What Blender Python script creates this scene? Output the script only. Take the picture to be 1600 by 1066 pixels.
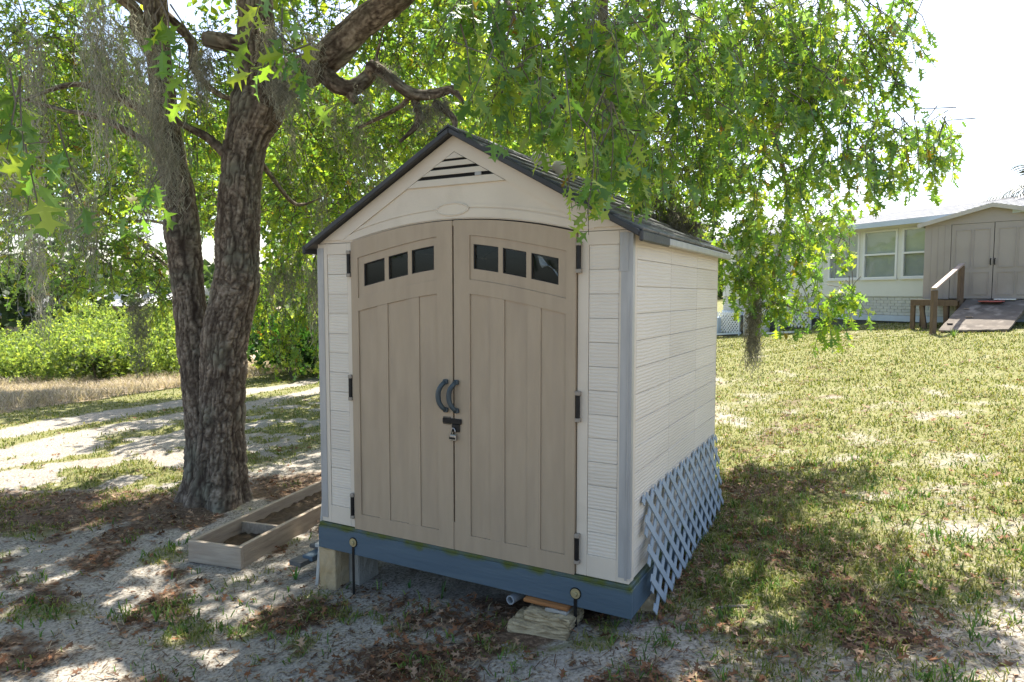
import bpy, bmesh, math, random
import numpy as np
from mathutils import Vector, Matrix

R = math.radians
rng = np.random.default_rng(7)
random.seed(7)
for o in list(bpy.data.objects):
    bpy.data.objects.remove(o)
sc = bpy.context.scene
col = sc.collection

# ------------------------------------------------------------------ camera
FPX, PITCH, CZ = 1059.4, 0.0676, 1.499
cd = bpy.data.cameras.new('camera')
cam = bpy.data.objects.new('camera', cd)
col.objects.link(cam)
cam.location = (0, 0, CZ)
cam.rotation_euler = (math.pi / 2 - PITCH, 0, 0)
cd.sensor_width = 36.0
cd.lens = 36.0 * FPX / 1600.0
cd.clip_start = 0.05
cd.clip_end = 2000
sc.camera = cam

# ------------------------------------------------------------------ light
SUN_AZ, SUN_EL = R(16), R(60)          # azimuth clockwise from +Y (ahead of the camera)
w = bpy.data.worlds.new('World')
sc.world = w
w.use_nodes = True
nt = w.node_tree
bg = nt.nodes['Background']
sky = nt.nodes.new('ShaderNodeTexSky')
sky.sky_type = 'NISHITA'
sky.sun_disc = False
sky.sun_elevation = SUN_EL
sky.sun_rotation = SUN_AZ
sky.air_density = 1.0
sky.dust_density = 2.6
sky.ozone_density = 1.0
nt.links.new(sky.outputs[0], bg.inputs[0])
bg.inputs[1].default_value = 0.125
sd = bpy.data.lights.new('sun', 'SUN')
sd.energy = 4.8
sd.angle = R(0.55)
sd.color = (1.0, 0.95, 0.86)
sun = bpy.data.objects.new('sun', sd)
col.objects.link(sun)
sdir = Vector((math.sin(SUN_AZ) * math.cos(SUN_EL), math.cos(SUN_AZ) * math.cos(SUN_EL), math.sin(SUN_EL)))
sun.rotation_euler = sdir.to_track_quat('Z', 'Y').to_euler()
sun.location = (6, 20, 30)
sc.view_settings.view_transform = 'Standard'
sc.view_settings.look = 'None'
sc.view_settings.gamma = 1.0
sc.view_settings.use_curve_mapping = False
sc.view_settings.exposure = 1.55
sc.render.engine = 'CYCLES'
cy = sc.cycles
cy.max_bounces = 7
cy.diffuse_bounces = 4
cy.glossy_bounces = 3
cy.transmission_bounces = 5
cy.transparent_max_bounces = 8
cy.sample_clamp_indirect = 6
cy.use_denoising = True
try:
    cy.denoiser = 'OPENIMAGEDENOISE'
except Exception:
    pass

# ------------------------------------------------------------------ helpers
cP, sP = math.cos(PITCH), math.sin(PITCH)


def at(px, py, Y):
    """point at depth Y (metres ahead) that shows at photo pixel px, py"""
    X = (px - 800) / FPX
    V = -(py - 533) / FPX
    d = np.array([X, cP + V * sP, -sP + V * cP])
    return np.array([0, 0, CZ]) + d * (Y / d[1])


def tag(o, label=None, cat=None, group=None, kind=None):
    if label: o['label'] = label
    if cat: o['category'] = cat
    if group: o['group'] = group
    if kind: o['kind'] = kind
    return o


def empty(name, loc=(0, 0, 0), rz=0.0, **k):
    o = bpy.data.objects.new(name, None)
    col.objects.link(o)
    o.location = loc
    o.rotation_euler = (0, 0, rz)
    o.empty_display_size = .1
    return tag(o, **k)


def link(name, me, parent=None, loc=None, rot=None, scale=None):
    o = bpy.data.objects.new(name, me)
    col.objects.link(o)
    if parent is not None: o.parent = parent
    if loc is not None: o.location = loc
    if rot is not None: o.rotation_euler = rot
    if scale is not None: o.scale = scale
    return o


class MB:
    """collects shapes into one mesh"""
    def __init__(s):
        s.v = []; s.f = []

    def add(s, vs, fs):
        n = len(s.v)
        s.v += [tuple(map(float, p)) for p in vs]
        s.f += [tuple(i + n for i in f) for f in fs]
        return s

    def box(s, x0, x1, y0, y1, z0, z1):
        return s.add([(x0, y0, z0), (x1, y0, z0), (x1, y1, z0), (x0, y1, z0), (x0, y0, z1), (x1, y0, z1), (x1, y1, z1), (x0, y1, z1)],
                     [(3, 2, 1, 0), (4, 5, 6, 7), (0, 1, 5, 4), (1, 2, 6, 5), (2, 3, 7, 6), (3, 0, 4, 7)])

    def strip(s, x0, x1, lo, hi, y0, y1, n=1):
        """solid slab in the xz plane between the curves lo(x) and hi(x)"""
        lo = lo if callable(lo) else (lambda x, c=lo: c)
        hi = hi if callable(hi) else (lambda x, c=hi: c)
        vs = []; fs = []
        for i in range(n + 1):
            x = x0 + (x1 - x0) * i / n
            a, b = lo(x), hi(x)
            vs += [(x, y0, a), (x, y0, b), (x, y1, b), (x, y1, a)]
        for i in range(n):
            k = 4 * i; m = k + 4
            fs += [(k, m, m + 1, k + 1), (k + 1, m + 1, m + 2, k + 2), (k + 2, m + 2, m + 3, k + 3), (k + 3, m + 3, m, k)]
        fs += [(0, 1, 2, 3), (4 * n + 3, 4 * n + 2, 4 * n + 1, 4 * n)]
        return s.add(vs, fs)

    def tube(s, pts, rad, seg=8, cap=True):
        pts = [np.asarray(p, float) for p in pts]
        n = len(pts)
        rad = [rad] * n if np.isscalar(rad) else rad
        vs = []; fs = []
        ref = None
        for i in range(n):
            t = pts[min(i + 1, n - 1)] - pts[max(i - 1, 0)]
            t = t / (np.linalg.norm(t) + 1e-9)
            if ref is None:
                ref = np.array([1., 0, 0]) if abs(t[0]) < .8 else np.array([0, 1., 0])
            a = ref - t * (ref @ t); a /= np.linalg.norm(a) + 1e-9
            ref = a
            b = np.cross(t, a)
            for k in range(seg):
                q = 2 * math.pi * k / seg
                vs.append(pts[i] + rad[i] * (a * math.cos(q) + b * math.sin(q)))
        for i in range(n - 1):
            for k in range(seg):
                k2 = (k + 1) % seg
                fs.append((i * seg + k, i * seg + k2, (i + 1) * seg + k2, (i + 1) * seg + k))
        if cap:
            fs.append(tuple(range(seg - 1, -1, -1)))
            fs.append(tuple((n - 1) * seg + k for k in range(seg)))
        return s.add(vs, fs)

    def beam(s, a, b, wd, th, up=(0, 0, 1)):
        """box bar from a to b, wd across, th along 'up'"""
        a = np.asarray(a, float); b = np.asarray(b, float)
        t = b - a; L = np.linalg.norm(t); t /= L
        u = np.asarray(up, float); u = u - t * (u @ t); u /= np.linalg.norm(u)
        r = np.cross(t, u)
        vs = []
        for e in (a, b):
            for i, j in ((-1, -1), (1, -1), (1, 1), (-1, 1)):
                vs.append(e + r * i * wd / 2 + u * j * th / 2)
        return s.add(vs, [(0, 1, 2, 3), (7, 6, 5, 4), (0, 4, 5, 1), (1, 5, 6, 2), (2, 6, 7, 3), (3, 7, 4, 0)])

    def mesh(s, name, mat, bevel=0.0, smooth=False, rough=0.0, sub=0):
        me = bpy.data.meshes.new(name)
        me.from_pydata(s.v, [], s.f)
        bm = bmesh.new(); bm.from_mesh(me)
        bmesh.ops.recalc_face_normals(bm, faces=bm.faces)
        if bevel:
            bmesh.ops.bevel(bm, geom=[e for e in bm.edges if e.calc_face_angle(0) > .5], offset=bevel, segments=1, affect='EDGES', clamp_overlap=True)
        if sub:
            bmesh.ops.subdivide_edges(bm, edges=bm.edges[:], cuts=sub, use_grid_fill=True)
        if rough:
            for v in bm.verts:
                v.co += Vector((random.uniform(-1, 1), random.uniform(-1, 1), random.uniform(-1, 1))) * rough
        bm.to_mesh(me); bm.free()
        if smooth:
            me.shade_smooth()
        if mat: me.materials.append(mat)
        return me

    def build(s, name, mat, parent=None, loc=None, rot=None, **k):
        return link(name, s.mesh(name, mat, **k), parent, loc, rot)


# value noise ---------------------------------------------------------
_NT = np.random.default_rng(3).random((256, 256))


def vnoise(x, y):
    x = np.asarray(x, float); y = np.asarray(y, float)
    xi = np.floor(x).astype(int); yi = np.floor(y).astype(int)
    fx = x - xi; fy = y - yi
    fx = fx * fx * (3 - 2 * fx); fy = fy * fy * (3 - 2 * fy)
    a = _NT[xi % 256, yi % 256]; b = _NT[(xi + 1) % 256, yi % 256]
    c = _NT[xi % 256, (yi + 1) % 256]; d = _NT[(xi + 1) % 256, (yi + 1) % 256]
    return (a * (1 - fx) + b * fx) * (1 - fy) + (c * (1 - fx) + d * fx) * fy


def fbm(x, y, o=4):
    s = 0; a = .5; t = 0
    for i in range(o):
        s = s + a * vnoise(x * 2 ** i + 17 * i, y * 2 ** i + 5 * i); t += a; a *= .55
    return s / t


def sstep(a, b, x):
    t = np.clip((x - a) / (b - a), 0, 1)
    return t * t * (3 - 2 * t)


# materials -----------------------------------------------------------
def newmat(name):
    m = bpy.data.materials.new(name); m.use_nodes = True
    return m, m.node_tree, m.node_tree.nodes['Principled BSDF'], m.node_tree.nodes['Material Output']


def pm(name, c1, c2=None, scale=6.0, rough=.7, bump=0.0, bscale=None, stretch=(1, 1, 1), spec=.35, metal=0.0, wave=None, detail=5, c3=None, s3=2.0, t3=(.5, .7), rand=0.0):
    """procedural paint / wood / stone: two noise-mixed colours, an optional third for stains, noise or wave relief"""
    m, t, p, out = newmat(name)
    N = t.nodes.new; L = t.links.new
    tc = N('ShaderNodeTexCoord')
    mp = N('ShaderNodeMapping'); mp.inputs['Scale'].default_value = stretch
    L(tc.outputs['Object'], mp.inputs[0])
    vec = mp.outputs[0]
    if rand:
        oi = N('ShaderNodeObjectInfo'); ml = N('ShaderNodeVectorMath'); ml.operation = 'MULTIPLY_ADD'
        cb = N('ShaderNodeCombineXYZ')
        for i in range(3): L(oi.outputs['Random'], cb.inputs[i])
        L(cb.outputs[0], ml.inputs[0]); ml.inputs[1].default_value = (31, 17, 23); L(vec, ml.inputs[2])
        vec = ml.outputs[0]
    nz = N('ShaderNodeTexNoise'); nz.inputs['Scale'].default_value = scale; nz.inputs['Detail'].default_value = detail
    L(vec, nz.inputs['Vector'])
    c2 = c2 or tuple(x * .8 for x in c1)
    rp = N('ShaderNodeValToRGB')
    rp.color_ramp.elements[0].position = .32; rp.color_ramp.elements[1].position = .68
    rp.color_ramp.elements[0].color = (*c1, 1); rp.color_ramp.elements[1].color = (*c2, 1)
    L(nz.outputs[0], rp.inputs[0])
    colr = rp.outputs[0]
    if c3:
        n3 = N('ShaderNodeTexNoise'); n3.inputs['Scale'].default_value = s3; n3.inputs['Detail'].default_value = 6
        L(vec, n3.inputs['Vector'])
        r3 = N('ShaderNodeMapRange'); r3.inputs[1].default_value = t3[0]; r3.inputs[2].default_value = t3[1]
        L(n3.outputs[0], r3.inputs[0])
        mx = N('ShaderNodeMix'); mx.data_type = 'RGBA'
        L(r3.outputs[0], mx.inputs[0]); L(colr, mx.inputs[6]); mx.inputs[7].default_value = (*c3, 1)
        colr = mx.outputs[2]
    if rand:
        hs = N('ShaderNodeHueSaturation'); mr = N('ShaderNodeMapRange')
        mr.inputs[3].default_value = 1 - rand; mr.inputs[4].default_value = 1 + rand
        L(oi.outputs['Random'], mr.inputs[0]); L(mr.outputs[0], hs.inputs['Value']); L(colr, hs.inputs['Color'])
        colr = hs.outputs[0]
    L(colr, p.inputs['Base Color'])
    p.inputs['Roughness'].default_value = rough
    p.inputs['Specular IOR Level'].default_value = spec
    p.inputs['Metallic'].default_value = metal
    h = None
    if bump:
        bn = N('ShaderNodeTexNoise'); bn.inputs['Scale'].default_value = bscale or scale * 4; bn.inputs['Detail'].default_value = 6
        L(vec, bn.inputs['Vector'])
        b = N('ShaderNodeBump'); b.inputs['Strength'].default_value = bump; b.inputs['Distance'].default_value = .01
        L(bn.outputs[0], b.inputs['Height']); h = b
        L(b.outputs[0], p.inputs['Normal'])
    if wave:
        ws, dist, axis, st, dm = wave
        wv = N('ShaderNodeTexWave'); wv.bands_direction = axis
        wv.inputs['Scale'].default_value = ws; wv.inputs['Distortion'].default_value = dist
        wv.inputs['Detail'].default_value = 2; wv.inputs['Detail Scale'].default_value = dm
        L(vec, wv.inputs['Vector'])
        b2 = N('ShaderNodeBump'); b2.inputs['Strength'].default_value = st; b2.inputs['Distance'].default_value = .004
        L(wv.outputs['Fac'], b2.inputs['Height'])
        if h: L(h.outputs[0], b2.inputs['Normal'])
        L(b2.outputs[0], p.inputs['Normal'])
    return m


def attr_mat(name, attr='tint', rough=.5, spec=.35, transl=0.0, tshift=(1.75, 1.75, .6), bump=0):
    """colour from a per-face attribute; leaves let light through"""
    m, t, p, out = newmat(name)
    N = t.nodes.new; L = t.links.new
    a = N('ShaderNodeAttribute'); a.attribute_name = attr
    L(a.outputs['Color'], p.inputs['Base Color'])
    p.inputs['Roughness'].default_value = rough
    p.inputs['Specular IOR Level'].default_value = spec
    if transl:
        tr = N('ShaderNodeBsdfTranslucent')
        mu = N('ShaderNodeMix'); mu.data_type = 'RGBA'; mu.blend_type = 'MULTIPLY'; mu.inputs[0].default_value = 1
        L(a.outputs['Color'], mu.inputs[6]); mu.inputs[7].default_value = (*tshift, 1)
        L(mu.outputs[2], tr.inputs['Color'])
        ms = N('ShaderNodeMixShader'); ms.inputs[0].default_value = transl
        L(p.outputs[0], ms.inputs[1]); L(tr.outputs[0], ms.inputs[2]); L(ms.outputs[0], out.inputs['Surface'])
    return m


M = {}
M['cream'] = pm('cream_resin', (.63, .55, .445), (.57, .495, .40), 3, .55, .12, 90, c3=(.49, .42, .33), s3=3.5, t3=(.58, .85))
M['siding'] = pm('cream_resin_siding', (.65, .58, .485), (.59, .525, .44), 3, .55, .1, 80, wave=(17, 3.2, 'Z', .38, 1.4), stretch=(.35, .35, 1), c3=(.54, .475, .39), s3=2.5, t3=(.55, .8), rand=.03)
M['taupe'] = pm('taupe_resin', (.38, .295, .205), (.35, .27, .185), 4, .5, .1, 60, stretch=(6, 6, 1), c3=(.31, .24, .17), s3=1.6, t3=(.5, .8))
M['glass'] = None
M['rubber'] = pm('black_gap', (.012, .012, .012), (.02, .02, .02), 5, .6)
M['roofdark'] = pm('dark_roof_trim', (.035, .036, .04), (.05, .05, .052), 8, .5, .2, 40, c3=(.09, .09, .085), s3=5, t3=(.6, .8))
M['shingle'] = pm('grey_roof_shingle', (.10, .10, .10), (.15, .145, .14), 14, .55, .3, 60, c3=(.26, .25, .23), s3=9, t3=(.55, .75), rand=.15)
M['tape'] = pm('grey_weathered_tape', (.30, .295, .285), (.38, .37, .355), 6, .35, .35, 9, stretch=(3, 3, .5), spec=.5)
M['handle'] = pm('dark_teal_handle', (.035, .05, .06), (.06, .078, .085), 12, .4, .1)
M['black'] = pm('black_steel', (.006, .006, .007), (.016, .015, .014), 20, .45, .1, spec=.25)
M['hingecup'] = pm('hinge_grey_resin', (.30, .26, .21), (.26, .22, .18), 8, .5)
M['steel'] = pm('bright_steel', (.38, .38, .39), (.3, .3, .3), 10, .3, metal=.9)
M['brass'] = pm('brass_bolt', (.45, .38, .20), (.36, .30, .17), 14, .45, metal=.4)
M['slate'] = pm('vent_black', (.006, .006, .006), (.008, .008, .008), 5, .9)


def beam_mat():
    m = pm('blue_painted_lumber', (.080, .118, .150), (.066, .100, .130), 5, .55, .25, 22, stretch=(.35, .35, 3), c3=(.10, .14, .165), s3=4, t3=(.55, .75))
    t = m.node_tree; N = t.nodes.new; L = t.links.new
    p = t.nodes['Principled BSDF']
    src = p.inputs['Base Color'].links[0].from_socket
    tc = N('ShaderNodeTexCoord'); sp = N('ShaderNodeSeparateXYZ'); L(tc.outputs['Object'], sp.inputs[0])
    nz = N('ShaderNodeTexNoise'); nz.inputs['Scale'].default_value = 7; nz.inputs['Detail'].default_value = 6
    L(tc.outputs['Object'], nz.inputs['Vector'])
    mr = N('ShaderNodeMapRange'); mr.inputs[1].default_value = -.085; mr.inputs[2].default_value = -.02
    L(sp.outputs['Z'], mr.inputs[0])
    ad = N('ShaderNodeMath'); ad.operation = 'MULTIPLY_ADD'; ad.inputs[1].default_value = .62
    L(mr.outputs[0], ad.inputs[0]); L(nz.outputs[0], ad.inputs[2])
    m2 = N('ShaderNodeMapRange'); m2.inputs[1].default_value = .95; m2.inputs[2].default_value = 1.2
    L(ad.outputs[0], m2.inputs[0])
    mx = N('ShaderNodeMix'); mx.data_type = 'RGBA'
    L(m2.outputs[0], mx.inputs[0]); L(src, mx.inputs[6]); mx.inputs[7].default_value = (.075, .095, .018, 1)
    L(mx.outputs[2], p.inputs['Base Color'])
    return m


M['beam'] = beam_mat()
M['lattice'] = pm('pale_blue_lattice_paint', (.33, .38, .425), (.28, .33, .375), 8, .5, .15, 40, rand=.06)
M['block'] = pm('tan_concrete_block', (.40, .29, .15), (.47, .38, .25), 7, .9, .6, 60, c3=(.20, .16, .10), s3=4, t3=(.5, .75))
M['block2'] = pm('grey_concrete_block', (.27, .26, .23), (.34, .32, .28), 8, .9, .5, 60)
M['stone'] = pm('rough_tan_paver', (.46, .37, .23), (.32, .25, .15), 16, .95, .9, 70)
M['brick'] = pm('orange_brown_plank', (.34, .15, .05), (.25, .105, .035), 9, .8, .3, 40)
M['pvc'] = pm('grey_pipe', (.28, .30, .32), (.23, .25, .27), 6, .45, .05)
M['whitestick'] = pm('white_trim', (.55, .55, .52), (.42, .41, .38), 10, .6, .2, 40)
M['oldboard'] = pm('weathered_board', (.13, .13, .125), (.08, .078, .075), 5, .8, .4, 30, stretch=(1, 8, 8))
M['bluebd'] = pm('blue_board', (.06, .10, .14), (.09, .12, .15), 5, .7, .3, 30)
M['plank'] = pm('grey_planter_wood', (.40, .325, .24), (.29, .23, .17), 4, .8, .5, 16, stretch=(1, 12, 9), c3=(.17, .13, .09), s3=3, t3=(.58, .8), rand=.08)
M['soil'] = pm('dark_soil', (.045, .03, .018), (.10, .068, .04), 14, .95, 1.0, 30)
M['white'] = pm('white_paint', (.72, .72, .70), (.66, .66, .64), 2, .5, .05)
M['housewall'] = pm('pale_siding', (.66, .66, .60), (.60, .60, .55), 1.5, .6, .05)
M['brickw'] = pm('white_painted_brick', (.58, .58, .53), (.50, .50, .46), 3, .8, .3, 20, rand=.05)
M['bluetrim'] = pm('pale_blue_trim', (.50, .56, .62), (.44, .50, .56), 2, .6)
M['houseroof'] = pm('light_grey_shingle', (.17, .175, .185), (.24, .245, .255), 3, .8, .2, 30, stretch=(1, 3, 1))
M['shed2'] = pm('mauve_tan_panel', (.36, .315, .285), (.33, .29, .26), 1.2, .6, .08, 30, c3=(.29, .25, .225), s3=1.1, t3=(.5, .8))
M['shed2trim'] = pm('pale_gable_trim', (.50, .46, .40), (.44, .40, .35), 3, .6)
M['deckwood'] = pm('brown_deck_post', (.17, .115, .075), (.11, .075, .05), 5, .85, .4, 20, stretch=(6, 6, 1), rand=.1)
M['railtop'] = pm('pale_handrail', (.42, .33, .27), (.34, .26, .21), 5, .7, .2)
M['ramp'] = pm('worn_ramp_felt', (.16, .135, .11), (.10, .085, .072), 3, .95, .6, 25, c3=(.30, .26, .22), s3=4, t3=(.55, .75))
M['redmat'] = pm('faded_red_mat', (.42, .12, .10), (.36, .10, .09), 5, .8)
M['frond'] = pm('palm_frond', (.06, .075, .04), (.09, .095, .05), 5, .5)
M['ptrunk'] = pm('palm_trunk', (.16, .12, .09), (.10, .08, .06), 5, .9, .6)
M['twig'] = pm('grey_twig', (.10, .085, .065), (.15, .13, .10), 12, .9, .3)
M['deadwood'] = pm('bleached_stick', (.26, .22, .18), (.20, .165, .13), 12, .9, .3)
M['leaf'] = attr_mat('oak_leaf', rough=.38, spec=.5, transl=.5)
M['bleaf'] = attr_mat('far_leaf', rough=.6, spec=.3, transl=.5)
M['grass'] = attr_mat('grass_blade', rough=.6, spec=.25, transl=.35, tshift=(1.1, 1.1, .6))
M['litter'] = attr_mat('dead_leaf', rough=.7, spec=.25, transl=.2, tshift=(1.2, 1.0, .8))
M['moss'] = attr_mat('spanish_moss', rough=.9, spec=.1, transl=.35, tshift=(1, 1, .9))


def glass_mat(name, tint, refl):
    m, t, p, out = newmat(name)
    N = t.nodes.new; L = t.links.new
    tr = N('ShaderNodeBsdfTransparent'); tr.inputs[0].default_value = (*tint, 1)
    gl = N('ShaderNodeBsdfGlossy'); gl.inputs['Roughness'].default_value = .04; gl.inputs[0].default_value = (.9, .95, 1, 1)
    lw = N('ShaderNodeLayerWeight'); lw.inputs['Blend'].default_value = .5
    pw = N('ShaderNodeMath'); pw.operation = 'POWER'; L(lw.outputs['Facing'], pw.inputs[0]); pw.inputs[1].default_value = 4.0
    ma = N('ShaderNodeMath'); ma.operation = 'MULTIPLY_ADD'; L(pw.outputs[0], ma.inputs[0]); ma.inputs[1].default_value = .6; ma.inputs[2].default_value = refl
    ms = N('ShaderNodeMixShader'); L(ma.outputs[0], ms.inputs[0]); L(tr.outputs[0], ms.inputs[1]); L(gl.outputs[0], ms.inputs[2])
    L(ms.outputs[0], out.inputs['Surface'])
    return m


M['glass'] = glass_mat('shed_window_acrylic', (.7, .72, .73), .018)
M['houseglass'] = glass_mat('house_window_glass', (.9, .92, .92), .03)
M['curtain'] = pm('pale_blind', (.62, .61, .50), (.48, .48, .38), 1.5, .8, .1)
M['screen'] = pm('dim_interior', (.36, .37, .36), (.48, .48, .44), 1.5, .8, .1)
M['item'] = pm('pale_blue_white', (.70, .76, .82), (.60, .66, .72), 9, .35, .5, 12)

# ------------------------------------------------------------------ ground
GX = np.array([-400, -60, -25, -10, -4, -2.2, -1.4, -.6, .2, .8, 2, 9, 13, 25, 60, 400], float)
GZ = np.array([-3.2, -2.0, -1.1, -.62, -.52, -.5, -.47, -.39, -.30, -.235, -.10, .68, 1.02, 1.5, 2.0, 2.5], float)


def ground_z(x, y, fine=True):
    x = np.asarray(x, float); y = np.asarray(y, float)
    z = 0
    for k in (-.5, -.25, 0, .25, .5):
        z = z + np.interp(x + k, GX, GZ)
    z = z / 5
    z = z - .02 * np.clip(y - 11, 0, 60) * sstep(2, -6, x)
    z = z - .045 * np.clip(y - 14, 0, 11) * sstep(11.5, 7.5, x) * sstep(0, 3, x)
    if fine:
        a = sstep(60, 12, np.hypot(x, y))
        z = z + a * ((fbm(x * 1.3 + 40, y * 1.3 + 40, 3) - .5) * .07 + (fbm(x * 7, y * 7, 3) - .5) * .022)
        z = z + .05 * np.exp(-(((x + 2.72) ** 2 + (y - 6.35) ** 2) / .7)) * a
    return z


def cover(x, y):
    """how much grass, leaf litter and dry straw covers the sand at x, y (0..1 each)"""
    q = x * .935 - y * .355
    n1 = fbm(x * .9 + 3, y * .9 + 9, 4); n2 = fbm(x * 2.6 + 50, y * 2.6 + 20, 4); n3 = fbm(x * .35 + 7, y * .35 + 1, 3)
    right = sstep(.30, .95, x - .12 * y + .6 * (n1 - .5))
    lawn = right * np.clip(.80 + 1.25 * (n2 - .5) + .8 * (n3 - .5), 0, 1)
    # worn sand in the near right corner
    worn = sstep(4.0, 2.7, y - .22 * (x - 1.0) + 1.3 * (n1 - .5)) * right
    lawn = lawn * (1 - .72 * worn)
    # left: bands along the sand track
    qq = q + .7 * (n1 - .5)
    band = sstep(-9.4, -9.75, qq) * sstep(-10.5, -10.2, qq) + sstep(-10.95, -11.3, qq) * 1.0
    sandpatch = .8 * sstep(.42, .54, n2) * sstep(-9.4, -8.4, qq) * sstep(-5.0, -6.0, qq)
    left = (1 - right) * np.clip(band * (.65 + .8 * (n2 - .4)) + sandpatch, 0, 1)
    near = (1 - right) * sstep(-5.5, -4.5, q) * np.clip(sstep(.54, .74, n2) * .5 + .45 * sstep(3.2, 2.4, y) * sstep(-2.2, -.6, x), 0, 1)
    grass = np.clip(lawn + left + near, 0, 1)
    # litter: heap round the oak, scattered in front
    d = np.hypot((x + 4.3) * .55, (y - 6.3) * 1.25)
    heap = sstep(1.25, .5, d + .7 * (n2 - .5)) + .9 * sstep(.9, .35, np.hypot((x + 2.0) * .8, (y - 7.0) * 1.2) + .5 * (n2 - .5))
    scat = .72 * sstep(.42, .70, fbm(x * 2.2 + 80, y * 2.2 + 33, 4)) * (sstep(7.5, 6, y) + .55 * sstep(11, 9, y)) * sstep(3.4, 1.2, x)
    rim = .7 * sstep(.52, .68, fbm(x * 3 + 8, y * 3 + 63, 3)) * sstep(.75, .2, np.abs(x - (1.0 + .54 * (y - 3.4))))
    lit = np.clip(heap + scat + rim, 0, 1)
    dry = sstep(-12.6, -13.4, qq) * sstep(-5.5, -7.5, x)
    return grass, lit, np.clip(dry, 0, 1)


def build_ground():
    th = np.concatenate([np.linspace(R(-46), R(46), 430), np.linspace(R(46), R(314), 40)[1:-1]])
    rr = np.concatenate([[.4, .9, 1.5], np.geomspace(1.9, 30, 330), np.geomspace(33, 600, 22)])
    T, RR = np.meshgrid(th, rr)
    x = (RR * np.sin(T)).ravel(); y = (RR * np.cos(T)).ravel()
    z = ground_z(x, y)
    nT, nR = len(th), len(rr)
    v = np.column_stack([x, y, z]); v = np.vstack([v, [[0, 0, float(ground_z(0, 0))]]])
    i, j = np.meshgrid(np.arange(nR - 1), np.arange(nT), indexing='ij')
    j2 = (j + 1) % nT
    f = np.stack([i * nT + j, (i + 1) * nT + j, (i + 1) * nT + j2, i * nT + j2], -1).reshape(-1, 4)
    fs = f.tolist() + [(nR * nT, k, (k + 1) % nT) for k in range(nT)]
    me = bpy.data.meshes.new('ground')
    me.from_pydata(v.tolist(), [], fs)
    bm = bmesh.new(); bm.from_mesh(me); bmesh.ops.recalc_face_normals(bm, faces=bm.faces)
    if bm.faces[0].normal.z < 0: bmesh.ops.reverse_faces(bm, faces=bm.faces[:])
    bm.to_mesh(me); bm.free()
    me.shade_smooth()
    g, l, d = cover(v[:, 0], v[:, 1])
    a = me.attributes.new('cover', 'FLOAT_COLOR', 'POINT')
    a.data.foreach_set('color', np.column_stack([g, l, d, np.ones_like(g)]).astype(np.float32).ravel())
    # material: pale sand, thatch, litter, straw by the cover attribute
    m, t, p, out = newmat('sandy_yard')
    N = t.nodes.new; L = t.links.new
    tc = N('ShaderNodeTexCoord')

    def noise(s, det=6):
        n = N('ShaderNodeTexNoise'); n.inputs['Scale'].default_value = s; n.inputs['Detail'].default_value = det
        n.inputs['Roughness'].default_value = .65
        L(tc.outputs['Object'], n.inputs['Vector']); return n.outputs[0]

    def ramp(src, stops):
        r = N('ShaderNodeValToRGB'); e = r.color_ramp.elements
        while len(e) < len(stops): e.new(.5)
        for k, (pos, c) in enumerate(stops): e[k].position = pos; e[k].color = (*c, 1)
        L(src, r.inputs[0]); return r.outputs[0]

    def mix(fac, a_, b_):
        x_ = N('ShaderNodeMix'); x_.data_type = 'RGBA'; L(fac, x_.inputs[0]); L(a_, x_.inputs[6]); L(b_, x_.inputs[7]); return x_.outputs[2]

    def mask(ch, nz, lo, hi):
        ad = N('ShaderNodeMath'); ad.operation = 'ADD'; L(ch, ad.inputs[0]); L(nz, ad.inputs[1])
        mr = N('ShaderNodeMapRange'); mr.inputs[1].default_value = lo; mr.inputs[2].default_value = hi; L(ad.outputs[0], mr.inputs[0]); return mr.outputs[0]
    at_ = N('ShaderNodeAttribute'); at_.attribute_name = 'cover'
    sp = N('ShaderNodeSeparateColor'); L(at_.outputs['Color'], sp.inputs[0])
    sand = ramp(noise(2.2), [(.3, (.13, .12, .105)), (.5, (.215, .20, .175)), (.72, (.33, .305, .27))])
    speck = ramp(noise(55), [(.38, (.10, .075, .05)), (.47, (.27, .24, .20)), (.6, (.38, .35, .30))])
    sand = mix(mask(noise(1.4), noise(30), .68, 1.05), sand, speck)
    thatch = ramp(noise(38), [(.3, (.075, .08, .028)), (.45, (.14, .145, .048)), (.58, (.20, .19, .08)), (.72, (.29, .255, .165))])
    litter = ramp(noise(42), [(.3, (.05, .035, .024)), (.5, (.12, .078, .05)), (.7, (.24, .175, .12))])
    straw = ramp(noise(22), [(.3, (.20, .155, .10)), (.5, (.33, .26, .18)), (.7, (.45, .37, .27))])
    c = mix(mask(sp.outputs[0], noise(24), .72, 1.12), sand, thatch)
    c = mix(mask(sp.outputs[1], noise(19), .85, 1.35), c, litter)
    c = mix(mask(sp.outputs[2], noise(9), .75, 1.1), c, straw)
    L(c, p.inputs['Base Color']); p.inputs['Roughness'].default_value = .95; p.inputs['Specular IOR Level'].default_value = .15
    b = N('ShaderNodeBump'); b.inputs['Strength'].default_value = .55; b.inputs['Distance'].default_value = .025
    L(noise(26, 8), b.inputs['Height']); L(b.outputs[0], p.inputs['Normal'])
    me.materials.append(m)
    o = link('ground', me)
    tag(o, 'sandy yard with patchy grass and a pale sand track', kind='structure')


build_ground()


def gz(x, y):
    return float(ground_z(x, y))


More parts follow.
